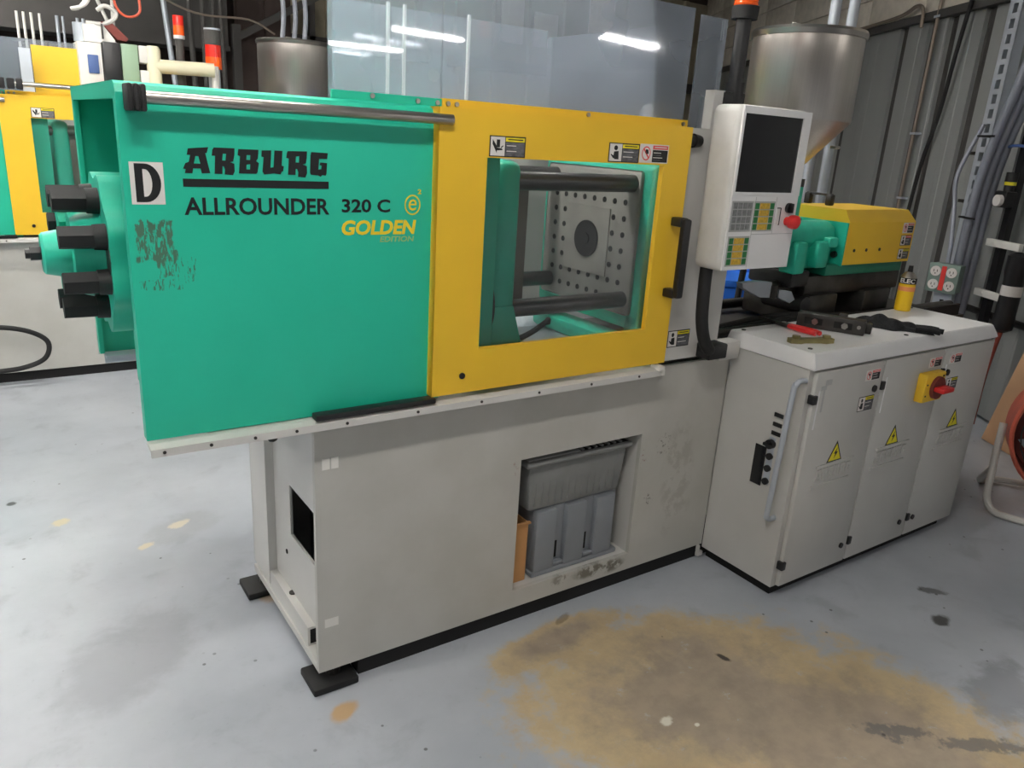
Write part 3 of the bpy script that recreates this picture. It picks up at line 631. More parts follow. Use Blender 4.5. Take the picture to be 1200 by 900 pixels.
    P('side_port', B().box(2.208, 2.211, 1.63, 1.66, 1.215, 1.28), 'keypad', cp)
    # --- injection unit
    inj = P('injection_unit', B().box(2.70, 2.985, 1.955, 2.19, 1.10, 1.28, 0, .02, 3).box(2.978, 2.99, 1.902, 2.23, 1.115, 1.295), 'greenc')
    P('barrel_casting', B().cyl((2.60, 2.0, 1.235), (2.95, 2.0, 1.235), .062, 24).box(2.68, 2.75, 1.91, 1.99, 1.09, 1.22, 0, .012).box(2.82, 2.90, 1.91, 1.99, 1.11, 1.22, 0, .012).box(2.88, 2.94, 1.905, 1.96, 1.195, 1.235, 0, .008), 'greenc', inj)
    P('casting_bolt', B().cyl((2.978, 1.94, 1.16), (2.968, 1.94, 1.16), .014, 12), 'dsteel', inj)
    hood = B()
    # box hood, chamfered along its long top edges and its far end
    fo = lambda x, ins: [(1.90, 1.12), (1.90, 1.298), (1.93, 1.347-ins), (2.21, 1.347-ins), (2.24, 1.298), (2.24, 1.12)]
    rings = [[hood.bm.verts.new((x+dx*(1 if z > 1.31 else 0), yy, z)) for yy, z in fo(x, 0)] for x, dx in ((2.985, 0), (3.49, -.03))]
    n = 6
    for i in range(n): hood.bm.faces.new((rings[0][i], rings[0][(i+1) % n], rings[1][(i+1) % n], rings[1][i]))
    hood.bm.faces.new(rings[0][::-1]); hood.bm.faces.new(rings[1])
    hd_ = P('drive_hood', hood, 'yellow', smooth=False)
    P('hood_base', B().box(2.90, 3.47, 1.915, 2.22, 1.075, 1.12, 0, .004), 'dgreen', hd_)
    hh = B().box(3.10, 3.13, 2.195, 2.225, 1.347, 1.395, 0, .006).box(3.10, 3.13, 2.085, 2.115, 1.347, 1.395, 0, .006).box(3.108, 3.122, 2.09, 2.22, 1.388, 1.398, 0, .003)
    P('hood_handle', hh, 'black', hd_)
    for x in (3.05, 3.14, 3.24): P('rivet', B().cyl((x, 1.90, 1.18), (x, 1.897, 1.18), .007, 10), 'dsteel', hd_)
    for z, h in ((1.247, 3), (1.192, 3), (1.132, 2)): P('warning_label', sticker(3.395, 3.48, z, z+.046, 1.90, h, 'ring' if z > 1.2 else 'head', z < 1.2), STK, hd_, smooth=False)
    car = P('carriage', B().box(2.80, 3.5, 1.93, 2.2, .99, 1.075, 0, .01).box(2.80, 3.0, 1.9, 2.24, .87, 1.0, 0, .01).box(3.2, 3.4, 1.9, 2.24, .87, 1.0, 0, .01), 'dsteel')
    P('carriage_cylinder', B().cyl((2.60, 2.0, 1.02), (2.85, 2.0, 1.02), .032, 16).cyl((2.60, 1.95, 1.0), (2.60, 1.95, 1.05), .03, 14), 'dsteel', car)
    P('carriage_link', B().prism([(2.40, 1.068), (2.41, 1.048), (2.52, 1.005), (2.58, 1.0), (2.58, 1.062), (2.5, 1.07)], 'y', 1.93, 1.96).prism([(2.62, 1.03), (2.70, 1.02), (2.73, .985), (2.70, .972), (2.62, 1.0)], 'y', 1.92, 1.95), 'galv', car)
    P('carriage_block', B().box(2.70, 2.82, 1.93, 2.15, 1.03, 1.10, 0, .01).cyl((2.78, 1.90, .96), (2.78, 2.1, .96), .035, 14), 'black', car)
    P('nozzle', B().cyl((2.10, 2.07, 1.232), (2.62, 2.07, 1.232), .055, 20), 'dsteel', inj)
    for y_ in (1.87, 2.27): P('guide_shaft', B().cyl((2.10, y_, .895), (3.9, y_, .895), .022, 16), 'dsteel')
    ch = B()
    for i in range(3): ch.tube([(2.15, 1.86+.04*i, .88), (2.6, 1.85+.03*i, .905+.01*i), (2.95, 1.87, .91), (3.3, 1.85+.02*i, .89), (3.85, 1.9, .88)], .016)
    P('bed_hose', ch, 'rubber')
    P('bed_edge', B().box(2.27, 3.9, 1.817, 1.83, .85, .91), 'matte')
    P('throat_block', B().cyl((2.745, 2.07, 1.27), (2.745, 2.07, 1.43), .075, 20).box(2.68, 2.81, 2.0, 2.14, 1.26, 1.31, 0, .01), 'greenc')
    return T
MC = machine()

def hopper(loc, label, R, hc, ht):
    """R radius, hc height of the cone, ht height of the rim above the throat"""
    T = Thing('material_hopper', label, 'hopper', (0, 0, 0), None, None)
    body = T.part('hopper_body', B().lathe((0, 0, 0), (0, 0, 1), [(0, .045), (.04, .048), (hc-.007, R-.004), (hc, R), (ht, R), (ht, R-.005), (hc, R-.005), (.04, .04)], 64), 'brushed')
    T.part('rim', B().lathe((0, 0, ht), (0, 0, 1), [(-.016, R), (-.016, R+.006), (.002, R+.009), (.012, R+.004), (.012, R-.008), (.004, R-.010), (-.016, R-.005)], 64), 'steel', body)
    T.part('lid', B().lathe((0, 0, ht+.004), (0, 0, 1), [(0, R-.01), (.010, R-.018), (.014, 0)], 48), 'brushed')
    T.part('lid_handle', B().tube([(-.05, .05, ht+.016), (-.05, .05, ht+.04), (.05, .05, ht+.04), (.05, .05, ht+.016)], .006, sub=1), 'steel')
    T.part('neck', B().lathe((0, 0, 0), (0, 0, 1), [(-.03, .075), (0, .075), (0, .046), (.025, .048)], 32), 'dsteel')
    T.part('cone_latch', B().box(R*.6, R*.6+.03, -.12, -.09, hc*.55, hc*.55+.012, 0, .004), 'steel')
    T.e.location = loc
    return T
hopper((2.745, 2.07, 1.46), 'stainless steel cone hopper standing above the yellow-hooded injection unit', .208, .225, .535)

# ------------------------------------------------------------------ electrical cabinet
def cabinet():
    T = Thing('electrical_cabinet', 'light grey three-door electrical cabinet with white lid and yellow-red main switch', 'cabinet', (2.215, 1.433, 0))
    P = T.part
    body = P('body', B().box(2.215, 3.452, 1.452, 1.785, .045, .874), 'cab', smooth=False)
    P('plinth', B().box(2.24, 3.42, 1.47, 1.78, 0, .046), 'matte', body)
    lb = B(); A = [(2.209, 1.432), (3.458, 1.432), (3.458, 1.815), (2.209, 1.815)]; C_ = [(2.222, 1.452), (3.435, 1.452), (3.435, 1.808), (2.222, 1.808)]
    v = [[lb.bm.verts.new((x, y, z)) for x, y in L] for L, z in ((A, .876), (A, .884), (C_, .930))]
    for q in range(2):
        for i in range(4): lb.bm.faces.new((v[q][i], v[q][(i+1) % 4], v[q+1][(i+1) % 4], v[q+1][i]))
    lb.bm.faces.new(v[0][::-1]); lb.bm.faces.new(v[2])
    bmesh.ops.bevel(lb.bm, geom=lb.bm.edges[:], offset=.003, segments=2, affect='EDGES')
    lid = P('lid', lb, 'lid')
    each_bolt(T, [(2.235+.03, 1.50, .9302), (2.26, 1.78, .9302), (2.83, 1.485, .9302), (3.40, 1.79, .9302)], (0, 0, 1), lid, .008, .003, 'dsteel')
    letters = ARBURG
    for x0, x1, tx in ((2.238, 2.634, 2.43), (2.642, 3.050, 2.80), (3.058, 3.447, 3.25)):
        d = P('door', B().box(x0, x1, 1.434, 1.452, .05, .866, 0, .004), 'cab')
        lg = B()
        for L in letters:
            outline_bm(lg, [[(tx-.105+(x-.357)*.66, .452+(z-1.4375)*.80) for x, z in pl] for pl in L], 1.4342, .006)
        lg.box(tx-.122, tx+.108, 1.427, 1.434, .425, .436).box(tx-.102, tx+.122, 1.427, 1.434, .503, .512)
        P('embossed_logo', lg, 'cab', d, 'embossed ARBURG lettering between two raised lines', smooth=False)
        tr = B().prism([(tx-.045, .512), (tx+.045, .512), (tx, .592)], 'y', 1.4332, 1.434, 0).prism([(tx-.036, .517), (tx+.036, .517), (tx, .580)], 'y', 1.4326, 1.434, 1)
        tr.prism([(tx+.006, .565), (tx-.010, .543), (tx-.001, .543), (tx-.006, .524), (tx+.012, .549), (tx+.002, .549)], 'y', 1.4320, 1.434, 0)
        P('hazard_sign', tr, ['ink', 'ysticker'], d, 'yellow high voltage triangle', smooth=False)
        P('pull_groove', B().box(x0+.022, x0+.028, 1.4325, 1.434, .66, .80), 'lid', d)
        for z in (.755, .12): P('hinge', B().box(x0-.010, x0+.012, 1.426, 1.452, z, z+.032, 0, .003), 'black', d)
    dd = [o for o in T.e.children if o.name.startswith('door')]
    for i, kx in ((0, 2.593), (2, 3.101)): P('key_lock', B().cyl((kx, 1.434, .766), (kx, 1.428, .766), .013, 16), 'black', dd[i])
    for i, kx in ((0, 2.593), (1, 3.0), (2, 3.10)): P('key_lock', B().cyl((kx, 1.434, .127), (kx, 1.428, .127), .011, 16), 'black', dd[i])
    for i, a in ((0, 2.525), (1, 2.948), (2, 3.10)): P('danger_label', sticker(a, a+.09, .80, .84, 1.434, 3, 'ring', False), STK, dd[i], smooth=False)
    P('warning_label', sticker(2.512, 2.605, .686, .742, 1.434, 2, 'head'), STK, dd[0], smooth=False)
    P('warning_label', sticker(3.115, 3.20, .690, .738, 1.434, 2, 'head'), STK, dd[2], smooth=False)
    P('tape_residue', B().box(2.27, 2.30, 1.4335, 1.434, .80, .815).box(2.29, 2.325, 1.4335, 1.434, .815, .835).box(2.285, 2.295, 1.4335, 1.434, .72, .80), 'keypad', dd[0])
    sw = P('main_switch', B().box(2.885, 3.025, 1.398, 1.434, .675, .79, 0, .006), 'yellow', dd[1], 'yellow main switch plate with red rotary handle')
    P('switch_handle', B().cyl((2.965, 1.398, .732), (2.965, 1.385, .732), .045, 24), 'fanin', dd[1])
    P('switch_lever', B().box(2.925, 3.005, 1.345, 1.386, .722, .742, 0, .006), 'red', dd[1])
    P('switch_slot', B().box(2.895, 2.905, 1.3975, 1.398, .70, .706).box(2.895, 2.905, 1.3975, 1.398, .745, .751).box(3.0, 3.012, 1.3975, 1.398, .77, .778), 'ink', dd[1])
    # left side: hand rail and switches
    x = 2.215
    P('hand_rail', B().tube([(x, 1.462, .835), (x-.03, 1.462, .836), (x-.045, 1.466, .82), (x-.047, 1.47, .78), (x-.047, 1.485, .37), (x-.045, 1.487, .33), (x-.03, 1.487, .314), (x, 1.487, .313)], .0095, 12), 'galv')
    P('switch_plate', B().box(x-.002, x, 1.535, 1.56, .42, .60), 'galv')
    P('meter_window', B().box(x-.004, x, 1.565, 1.612, .405, .555, 0, .001), 'screen')
    for z in (.685, .650, .617): P('socket', B().box(x-.004, x, 1.520, 1.556, z-.007, z+.007), 'ink')
    P('rotary_knob', B().cyl((x, 1.548, .575), (x-.018, 1.548, .575), .017, 18).box(x-.028, x-.018, 1.53, 1.566, .570, .580), 'black')
    for z in (.528, .482, .432): P('push_button', B().cyl((x, 1.546, z), (x-.010, 1.546, z), .0125, 18), 'black')
    P('hook', B().box(x-.03, x, 1.775, 1.79, .01, .03, 0, .003).box(x-.03, x-.02, 1.775, 1.79, .03, .06, 0, .003), 'white')
cabinet()

# ------------------------------------------------------------------ things in the floor recess
def bins():
    T = Thing('storage_crate', 'grey plastic crate with tall raised ribs in the recess of the machine base', 'crate', (1.40, 1.82, .125)); P = T.part
    b = P('body', B().box(1.405, 1.765, 1.835, 2.06, .126, .375, 0, .006).box(1.395, 1.775, 1.815, 2.08, .126, .145, 0, .004), 'bin')
    for a in (1.400, 1.53, 1.66): P('rib', B().box(a, a+.085, 1.812, 1.84, .145, .372, 0, .006), 'bin')
    for a in (1.505, 1.635): P('slot', B().box(a-.006, a+.004, 1.8335, 1.8355, .17, .235), 'hole')
    for a in (1.488, 1.62): P('ledge', B().box(a, a+.04, 1.815, 1.84, .150, .162, 0, .003), 'bin')
    T = Thing('storage_tub', 'grey plastic tub with rolled rim sitting on top of the ribbed crate', 'tub', (1.36, 1.82, .376)); P = T.part
    t = B().box(1.37, 1.765, 1.825, 2.10, .377, .545, 0, .012)
    for v in t.bm.verts:
        if v.co.z > .46: v.co.x += -.012 if v.co.x < 1.56 else .012; v.co.y += -.008 if v.co.y < 1.95 else .008
    body = P('body', t, 'bin2')
    P('rim', B().box(1.338, 1.790, 1.800, 2.12, .545, .566, 0, .009, 3), 'bin2')
    for i in range(13): P('flute', B().box(1.39+.028*i, 1.394+.028*i, 1.820, 1.83, .395, .54), 'bin2')
    P('lid', B().box(1.35, 1.56, 1.812, 2.1, .566, .572, 0, .002), 'bin2')
    for i in range(7): P('grille_bar', B().box(1.57+.028*i, 1.58+.028*i, 1.815, 2.1, .566, .572), 'bin2')
    P('opening', B().box(1.565, 1.775, 1.812, 2.105, .5645, .5665), 'hole')
    T = Thing('cardboard_box', 'narrow brown cardboard box beside the grey crate in the recess', 'box', (1.302, 1.83, .125)); P = T.part
    P('panel', B().box(1.302, 1.372, 1.822, 1.826, .126, .345), 'card'); P('panel', B().box(1.368, 1.372, 1.826, 2.05, .126, .345), 'card')
    P('panel', B().box(1.302, 1.306, 1.826, 2.05, .126, .345), 'card'); P('panel', B().box(1.302, 1.372, 2.05, 2.054, .126, .345), 'card'); P('bottom', B().box(1.306, 1.368, 1.826, 2.05, .126, .13), 'card')
    fl = B().box(1.302, 1.378, 1.815, 1.826, .340, .346); P('flap', fl, 'card')
bins()

# ------------------------------------------------------------------ things on the cabinet lid
Z = .9305
def lid_things():
    def rotz(a, x, y, z=Z): return Matrix.Translation((x, y, z)) @ Matrix.Rotation(a, 4, 'Z')
    # pliers
    T = Thing('pliers', 'pliers with red dipped handles lying on the white lid', 'pliers', (0, 0, 0), rotz(math.atan2(-.39, -.02)+PI, 2.46, 1.73)); P = T.part
    P('handle', B().tube([(.0, .006, .010), (-.05, .016, .011), (-.10, .016, .011), (-.125, .012, .010)], .0085, 10), 'red')
    P('handle', B().tube([(.0, -.006, .010), (-.05, -.016, .011), (-.10, -.016, .011), (-.125, -.012, .010)], .0085, 10), 'red')
    P('jaws', B().box(0, .06, -.014, .014, .003, .017, 0, .004).prism([(.06, -.013), (.06, .013), (.15, .004), (.15, -.004)], 'z', .004, .015), 'dsteel')
    P('pivot', B().cyl((.03, 0, .002), (.03, 0, .02), .008, 12), 'steel')
    # slotted steel clamp block
    ang = math.atan2(1.563-1.774, 2.547-2.538)
    T = Thing('clamp_block', 'dark steel slotted mold clamp block on the white lid beside the pliers', 'clamp', (0, 0, 0), rotz(-1.10, 2.60, 1.655)); P = T.part
    b = B().box(-.12, .12, -.026, -.018, .0, .052).box(-.12, .12, .018, .026, .0, .052).box(-.12, -.085, -.018, .018, 0, .052).box(-.025, .02, -.018, .018, 0, .052).box(.085, .12, -.018, .018, 0, .052).box(-.085, .085, -.018, .018, 0, .012)
    P('bar', B().box(-.12, .12, -.024, .024, 0, .055, 0, .003), 'dsteel')
    for a in (-.06, .045):
        P('slot', B().box(a-.032, a+.032, -.0255, -.0235, .016, .04, 0, .0), 'hole'); P('bolt', B().cyl((a+.006, -.024, .028), (a+.006, -.034, .028), .012, 6), 'steel')
    P('cap_screw', B().cyl((.10, -.024, .03), (.10, -.028, .03), .007, 10), 'steel')
    P('rear_strap', B().box(-.03, .14, .028, .05, .0, .04, 0, .004).box(.02, .05, .02, .05, .04, .062, 0, .004), 'dsteel')
    # small bracket
    T = Thing('metal_bracket', 'small worn metal bracket with two lugs near the edge of the lid', 'bracket', (0, 0, 0), rotz(-.36, 2.345, 1.556)); P = T.part
    P('plate', B().prism([(-.085, -.012), (-.05, -.02), (-.03, -.012), (.03, -.012), (.05, -.02), (.085, -.012), (.085, .014), (.05, .02), (.03, .012), (-.03, .012), (-.05, .02), (-.085, .014)], 'z', .0, .016), 'brass')
    for a in (-.06, .06): P('lug', B().cyl((a, 0, .014), (a, 0, .026), .014, 12), 'brass')
    # glove
    g = B(); bm = g.bm; nx, ny = 40, 20; vs = {}
    for i in range(nx+1):
        for j in range(ny+1):
            u = i/nx; v = j/ny*2-1
            w = .052*(math.sin(PI*min(1, u*1.05+.03))**.6)*(.55+.55*math.sin(PI*u))*(1+.15*math.sin(9*u+2*v)+.10*math.sin(21*u-3*v)) if 0 < u < 1 else .006
            if u > .80: w = max(w, .026*(1-.5*(u-.8)))
            h = max(0, 1-v*v)*(.034*math.sin(PI*min(1, .08+u*.95))**1.3+.006)*(1+.22*math.sin(8*u+4*v)+.16*math.sin(21*u-5*v))
            vs[i, j] = bm.verts.new((-.15+.29*u+.01*v*math.sin(11*u), v*w+.012*math.sin(4*u), .001+max(0, h)))
    for i in range(nx):
        for j in range(ny): bm.faces.new((vs[i, j], vs[i+1, j], vs[i+1, j+1], vs[i, j+1]))
    bot = [vs[i, 0] for i in range(nx+1)]+[vs[nx, j] for j in range(1, ny+1)]+[vs[i, ny] for i in range(nx-1, -1, -1)]+[vs[0, j] for j in range(ny-1, 0, -1)]
    bm.faces.new(bot[::-1])
    T = Thing('work_glove', 'crumpled black work glove lying on the white lid', 'glove', (0, 0, 0), rotz(-1.05, 2.885, 1.575)); T.part('palm', g, 'cloth')
    for i, (dy, L) in enumerate(((-.024, .022), (.004, .040), (.026, .016))): T.part('finger', B().tube([(.08, dy*.8, .015), (.13, dy+.008, .015), (.15+L*.7, dy*1.2+.004, .0125)], .010, 8), 'cloth')
    # aerosol can
    T = Thing('spray_can', 'yellow aerosol can with black lettering band and black nozzle on the lid', 'can', (3.30, 1.775, Z)); P = T.part; c = (3.30, 1.775, Z); r = .0335
    P('can_body', B().lathe(c, (0, 0, 1), [(0, r-.003), (.004, r), (.135, r), (.14, r-.001)], 32), 'can')
    P('label_band', B().lathe(c, (0, 0, 1), [(.088, r+.0006), (.107, r+.0006)], 32), 'peach')
    P('name_band', B().lathe(c, (0, 0, 1), [(.119, r+.0006), (.145, r+.0006)], 32), 'ink')
    tb = B(); text_bm(tb, 'ELEC', -.034, .030, .123, .142, 0, .0003, bold=.03)
    vd = math.atan2(-1.775, -3.30)
    for v in tb.bm.verts:
        a = vd+v.co.x/r; rr = r+.0010-v.co.y; v.co = Vector((c[0]+rr*math.cos(a), c[1]+rr*math.sin(a), c[2]+v.co.z))
    P('name_lettering', tb, 'wsticker', smooth=False)
    P('shoulder', B().lathe(c, (0, 0, 1), [(.145, r), (.150, r-.002), (.165, .020), (.168, .018), (.172, .0)], 32), 'steel')
    P('nozzle', B().cyl((c[0], c[1], c[2]+.168), (c[0], c[1], c[2]+.196), .011, 14, .009), 'black')
lid_things()

# ------------------------------------------------------------------ wall side things
def wall_things():
    P_ = lambda s, off, z: (s, off, z)
    # slotted upright
    T = Thing('slotted_upright', 'galvanised slotted steel upright fixed to the corrugated wall', 'upright', (.43, .08, 0), WF)
    f = B(); s0, s1, off = .33, .45, .12; z = 0.02
    while z < 3.5:
        hs0, hs1, hz0, hz1 = .368, .412, z+.016, z+.07
        f.frame(s0, s1, z, min(z+.086, 3.5), hs0, hs1, hz0, hz1, off-.006, off); z += .086
    f.box(s0, s0+.006, .055, off, .02, 3.5).box(s1-.006, s1, .055, off, .02, 3.5)
    T.part('channel', f, 'galv', smooth=False)
    for zz in (1.62, 1.32): T.part('clip', B().box(.45, .51, off-.02, off+.004, zz, zz+.02), 'dsteel')
    # conduits sweeping onto the upright
    for i in range(3):
        o_ = .15+.055*i; ds = -.06-.01*i
        single('conduit', B().tube([(-.06+ds*.6, o_, 2.5), (.0+ds*.7, o_, 2.2), (.08+ds, o_, 1.98), (.17+ds, o_, 1.70), (.22+ds, o_, 1.42), (.235+ds, o_, 1.0), (.235+ds, o_, .5), (.235+ds, o_, .02)], .026, 14), 'conduit',
               'grey bundled conduit bending past the slotted upright, %s' % ('the one touching the upright', 'the middle one of three', 'farthest from the upright')[i], 'conduit', (.4, o_, 0), WF, 'bundle of grey conduits')
    for zz in (1.24, 1.72): single('cable_tie', B().box(.05, .20, .289, .294, zz, zz+.012).box(.20, .206, .115, .294, zz, zz+.012), 'ink', 'black cable tie around the bundle of grey conduits, %s' % ('lower one' if zz < 1.5 else 'upper one'), 'cable tie', (.2, .12, zz), WF)
    single('conduit', B().tube([(.12, .35, .965), (.15, .34, 1.1), (.26, .30, 1.3), (.30, .30, 1.5), (.31, .20, 1.8)], .013, 10), 'conduit', 'thin grey conduit rising from the outlet box', 'conduit', (.52, .13, 1.0), WF)
    # outlet box
    OF = Matrix.Translation(WPt(.10, .36, 0)) @ Matrix.Rotation(PI/2+.12, 4, 'Z')
    T = Thing('outlet_box', 'grey-green metal outlet box with four white sockets and red trim on a post', 'outlet box', (0, 0, 0), OF)
    T.part('box', B().box(-.085, .085, -.07, .03, .79, .96, 0, .006), 'outlet')
    T.part('cover', B().box(-.09, .09, .03, .036, .785, .965, 0, .003), 'outlet'); T.part('red_trim', B().box(-.014, .014, .036, .038, .80, .95), 'redt')
    T.part('support_post', B().box(-.055, .055, -.05, -.035, .002, .79).box(-.055, -.049, -.09, -.05, .002, .79).box(.049, .055, -.09, -.05, .002, .79), 'galv', smooth=False)
    for zz in (.45, .53, .61, .69): T.part('post_slot', B().box(-.012, .012, -.035, -.0345, zz, zz+.045), 'hole')
    for s in (-.047, .047):
        for zz in (.832, .915):
            o = T.part('socket', B().cyl((s, .036, zz), (s, .041, zz), .031, 18), 'wsticker'); T.part('pin_slot', B().box(s-.012, s-.008, .041, .0418, zz-.005, zz+.010).box(s+.008, s+.012, .041, .0418, zz-.005, zz+.010).cyl((s, .041, zz-.014), (s, .0418, zz-.014), .004, 8), 'ink', o)
    # thin pipe and cable on the wall
    T = Thing('wall_pipe', 'thin rusty vertical pipe clipped to the corrugated wall', 'pipe', (1.35, .04, .3), WF); T.part('pipe', B().tube([(1.36, .04, .3), (1.345, .04, 3.4)], .0125, 10, sub=1), 'pipe')
    for zz in (2.55, 1.75, 1.28): T.part('clip', B().box(1.31, 1.38, .0, .055, zz, zz+.015), 'galv')
    single('wall_cable', B().tube([(.93, .07, 2.62), (.98, .07, 2.3), (1.06, .05, 1.9), (1.15, .05, 1.55), (1.19, .05, 1.2), (1.23, .05, .6), (1.25, .05, .3)], .014, 8), 'rubber', 'black cable running down the corrugated wall at a slant', 'cable', (1.1, .06, .3), WF)
    single('wall_cable', B().tube([(4.5, .066, 2.60), (3.0, .066, 2.60), (1.9, .066, 2.615), (1.62, .066, 2.66), (1.52, .066, 2.62), (1.50, .066, 2.50)], .014, 8), 'pipe', 'brown pipe along the top of the corrugated wall with a bent end', 'pipe', (2, .06, 2.5), WF)
    # air filter regulator
    T = Thing('air_filter', 'black compressed air filter bowl with white brackets on the wall', 'filter', (-.09, .1, .6), WF)
    T.part('bowl', B().lathe((-.24, .16, .62), (0, 0, 1), [(0, .02), (.02, .055), (.06, .06), (.10, .055), (.32, .055), (.36, .062), (.45, .062), (.47, .03)], 24), 'black')
    T.part('label_band', B().lathe((-.24, .16, .62), (0, 0, 1), [(.22, .0558), (.28, .0558)], 24), 'wsticker')
    T.part('drop_pipe', B().box(.02, .07, .06, .10, .3, 2.9), 'black')
    for zz in (1.11, .80): T.part('bracket', B().box(-.17, .13, .102, .13, zz-.022, zz+.022, 0, .003).cyl((.05, .13, zz), (.05, .134, zz), .008, 10), 'bright')
    T = Thing('pressure_regulator', 'black pressure regulator with yellow ring and round gauge', 'regulator', (.04, .1, 1.3), WF)
    T.part('body', B().box(-.02, .09, .102, .18, 1.325, 1.42, 0, .012).cyl((.03, .135, 1.42), (.03, .135, 1.455), .03, 18).cyl((.03, .135, 1.475), (.03, .135, 1.53), .034, 18), 'black')
    T.part('ring', B().cyl((.03, .135, 1.455), (.03, .135, 1.475), .032, 18), 'ysticker'); T.part('gauge', B().cyl((.02, .18, 1.365), (.02, .205, 1.365), .034, 20), 'wsticker')
    T.part('fitting', B().cyl((.09, .135, 1.37), (.30, .135, 1.365), .011, 10).cyl((.18, .135, 1.36), (.18, .135, 1.46), .014, 10).cyl((.18, .135, 1.42), (.18, .135, 1.44), .022, 8), 'steel')
    single('air_hose', B().tube([(.18, .135, 1.46), (.18, .135, 1.56), (.16, .14, 1.63), (.05, .16, 1.68), (-.3, .18, 1.66)], .009, 8), 'bluegrey', 'blue grey air hose curving up from the pressure regulator', 'hose', (.18, .135, 1.46), WF)
    single('red_cord', B().tube([(-.24, .16, .62), (-.22, .16, .50), (-.2, .16, .3), (-.2, .16, .02)], .013, 8), 'rust', 'red cord hanging below the black filter bowl', 'cord', (-.17, .15, .02), WF)
    single('low_pipe', B().cyl((-1.6, .03, .66), (.36, .03, .66), .022, 10), 'dsteel', 'dark horizontal pipe low on the corrugated wall', 'pipe', (-.6, .05, .66), WF)
    # cardboard sheet leaning on the wall
    cs = B().box(-1.45, -.42, 0, .012, 0, .72); T = single('cardboard_sheet', cs, 'card2', 'flat brown cardboard sheet leaning on the wall behind the fan', 'cardboard', (0, 0, 0)); T.location = WPt(.01, .225, .002); T.rotation_euler = (math.radians(12.5), 0, WROT)
    # drum fan
    ax = Vector((-.86, -.50, .08)).normalized(); c = Vector((4.06, 1.22, .40))
    T = Thing('drum_fan', 'faded orange drum fan on a white tubular floor stand', 'fan', (4.06, 1.22, 0))
    T.part('drum', B().lathe(c, ax, [(-.16, .275), (-.16, .288), (-.05, .292), (.10, .296), (.115, .305), (.13, .296), (.12, .286), (.0, .28), (-.16, .275)], 48), 'fan')
    T.part('inner_drum', B().lathe(c, ax, [(.11, .284), (-.14, .272), (-.15, 0)], 40), 'fanin')
    for k in range(3):
        t_ = k*2*PI/3; a = ax.orthogonal().normalized(); b_ = ax.cross(a); d1 = a*math.cos(t_)+b_*math.sin(t_); d2 = a*math.cos(t_+.9)+b_*math.sin(t_+.9)
        q = B(); vs = [q.bm.verts.new(p) for p in (c+d1*.05-ax*.03, c+d1*.25-ax*.05, c+d2*.25+ax*.03, c+d2*.05+ax*.02)]; fc = q.bm.faces.new(vs); bmesh.ops.solidify(q.bm, geom=[fc], thickness=.004); T.part('blade', q, 'galv')
    T.part('motor', B().cyl(c-ax*.12, c+ax*.04, .06, 18), 'black')
    g = B()
    for rr in (.08, .14, .20, .26): g.tube([c+ax*.12+(ax.orthogonal().normalized()*math.cos(2*PI*i/24)+ax.cross(ax.orthogonal().normalized())*math.sin(2*PI*i/24))*rr for i in range(25)], .003, 5, sub=1)
    T.part('guard', g, 'dsteel')
    sd = Vector((.50, -.86, 0))
    T.part('stand', B().tube([c-sd*.32, c-sd*.325-Vector((0, 0, .22))+ax*.06, c-sd*.32+Vector((ax.x*.16, ax.y*.16, -.36)), c-sd*.20+Vector((ax.x*.22, ax.y*.22, -.383)), c+sd*.20+Vector((ax.x*.22, ax.y*.22, -.383)), c+sd*.32+Vector((ax.x*.16, ax.y*.16, -.36)), c+sd*.325-Vector((0, 0, .22))+ax*.06, c+sd*.32], .0165, 10), 'wtube')
    T.part('stand_back', B().tube([c-sd*.325-Vector((0, 0, .22))+ax*.06, c-sd*.32-ax*.2-Vector((0, 0, .36)), c-sd*.20-ax*.26-Vector((0, 0, .35)), c+sd*.20-ax*.26-Vector((0, 0, .35)), c+sd*.325-Vector((0, 0, .22))+ax*.06], .0165, 10), 'wtube')
    # vertical feed pipes beside the hopper
    for i, x in enumerate((3.828, 3.985)):
        single('feed_pipe', B().cyl((x, 2.75, 0), (x, 2.75, 3.6), .028, 16), 'galv', ('upright grey pipe behind the machine, the one %s' % ('nearer the steel hopper', 'nearer the corrugated wall')[i]), 'pipe', (x, 2.75, 0), None, 'feed pipes behind the hopper')
    # blue drum
    T = Thing('blue_drum', 'blue plastic drum standing behind the injection unit', 'drum', (3.32, 2.80, 0))
    T.part('shell', B().lathe((3.32, 2.80, 0), (0, 0, 1), [(0, .26), (.02, .28), (.28, .285), (.30, .295), (.32, .285), (.58, .285), (.60, .295), (.62, .285), (.88, .28), (.90, .26), (.90, 0)], 40), 'blue'); T.part('lid_ring', B().lathe((3.32, 2.80, .89), (0, 0, 1), [(0, .288), (.03, .288), (.03, .27), (.0, .27)], 40), 'blue')
    single('support_rod', B().cyl((2.96, 2.46, 0), (3.06, 2.46, 1.1), .016, 10), 'black', 'black slanted rod in front of the blue drum', 'rod', (2.96, 2.46, 0))
wall_things()

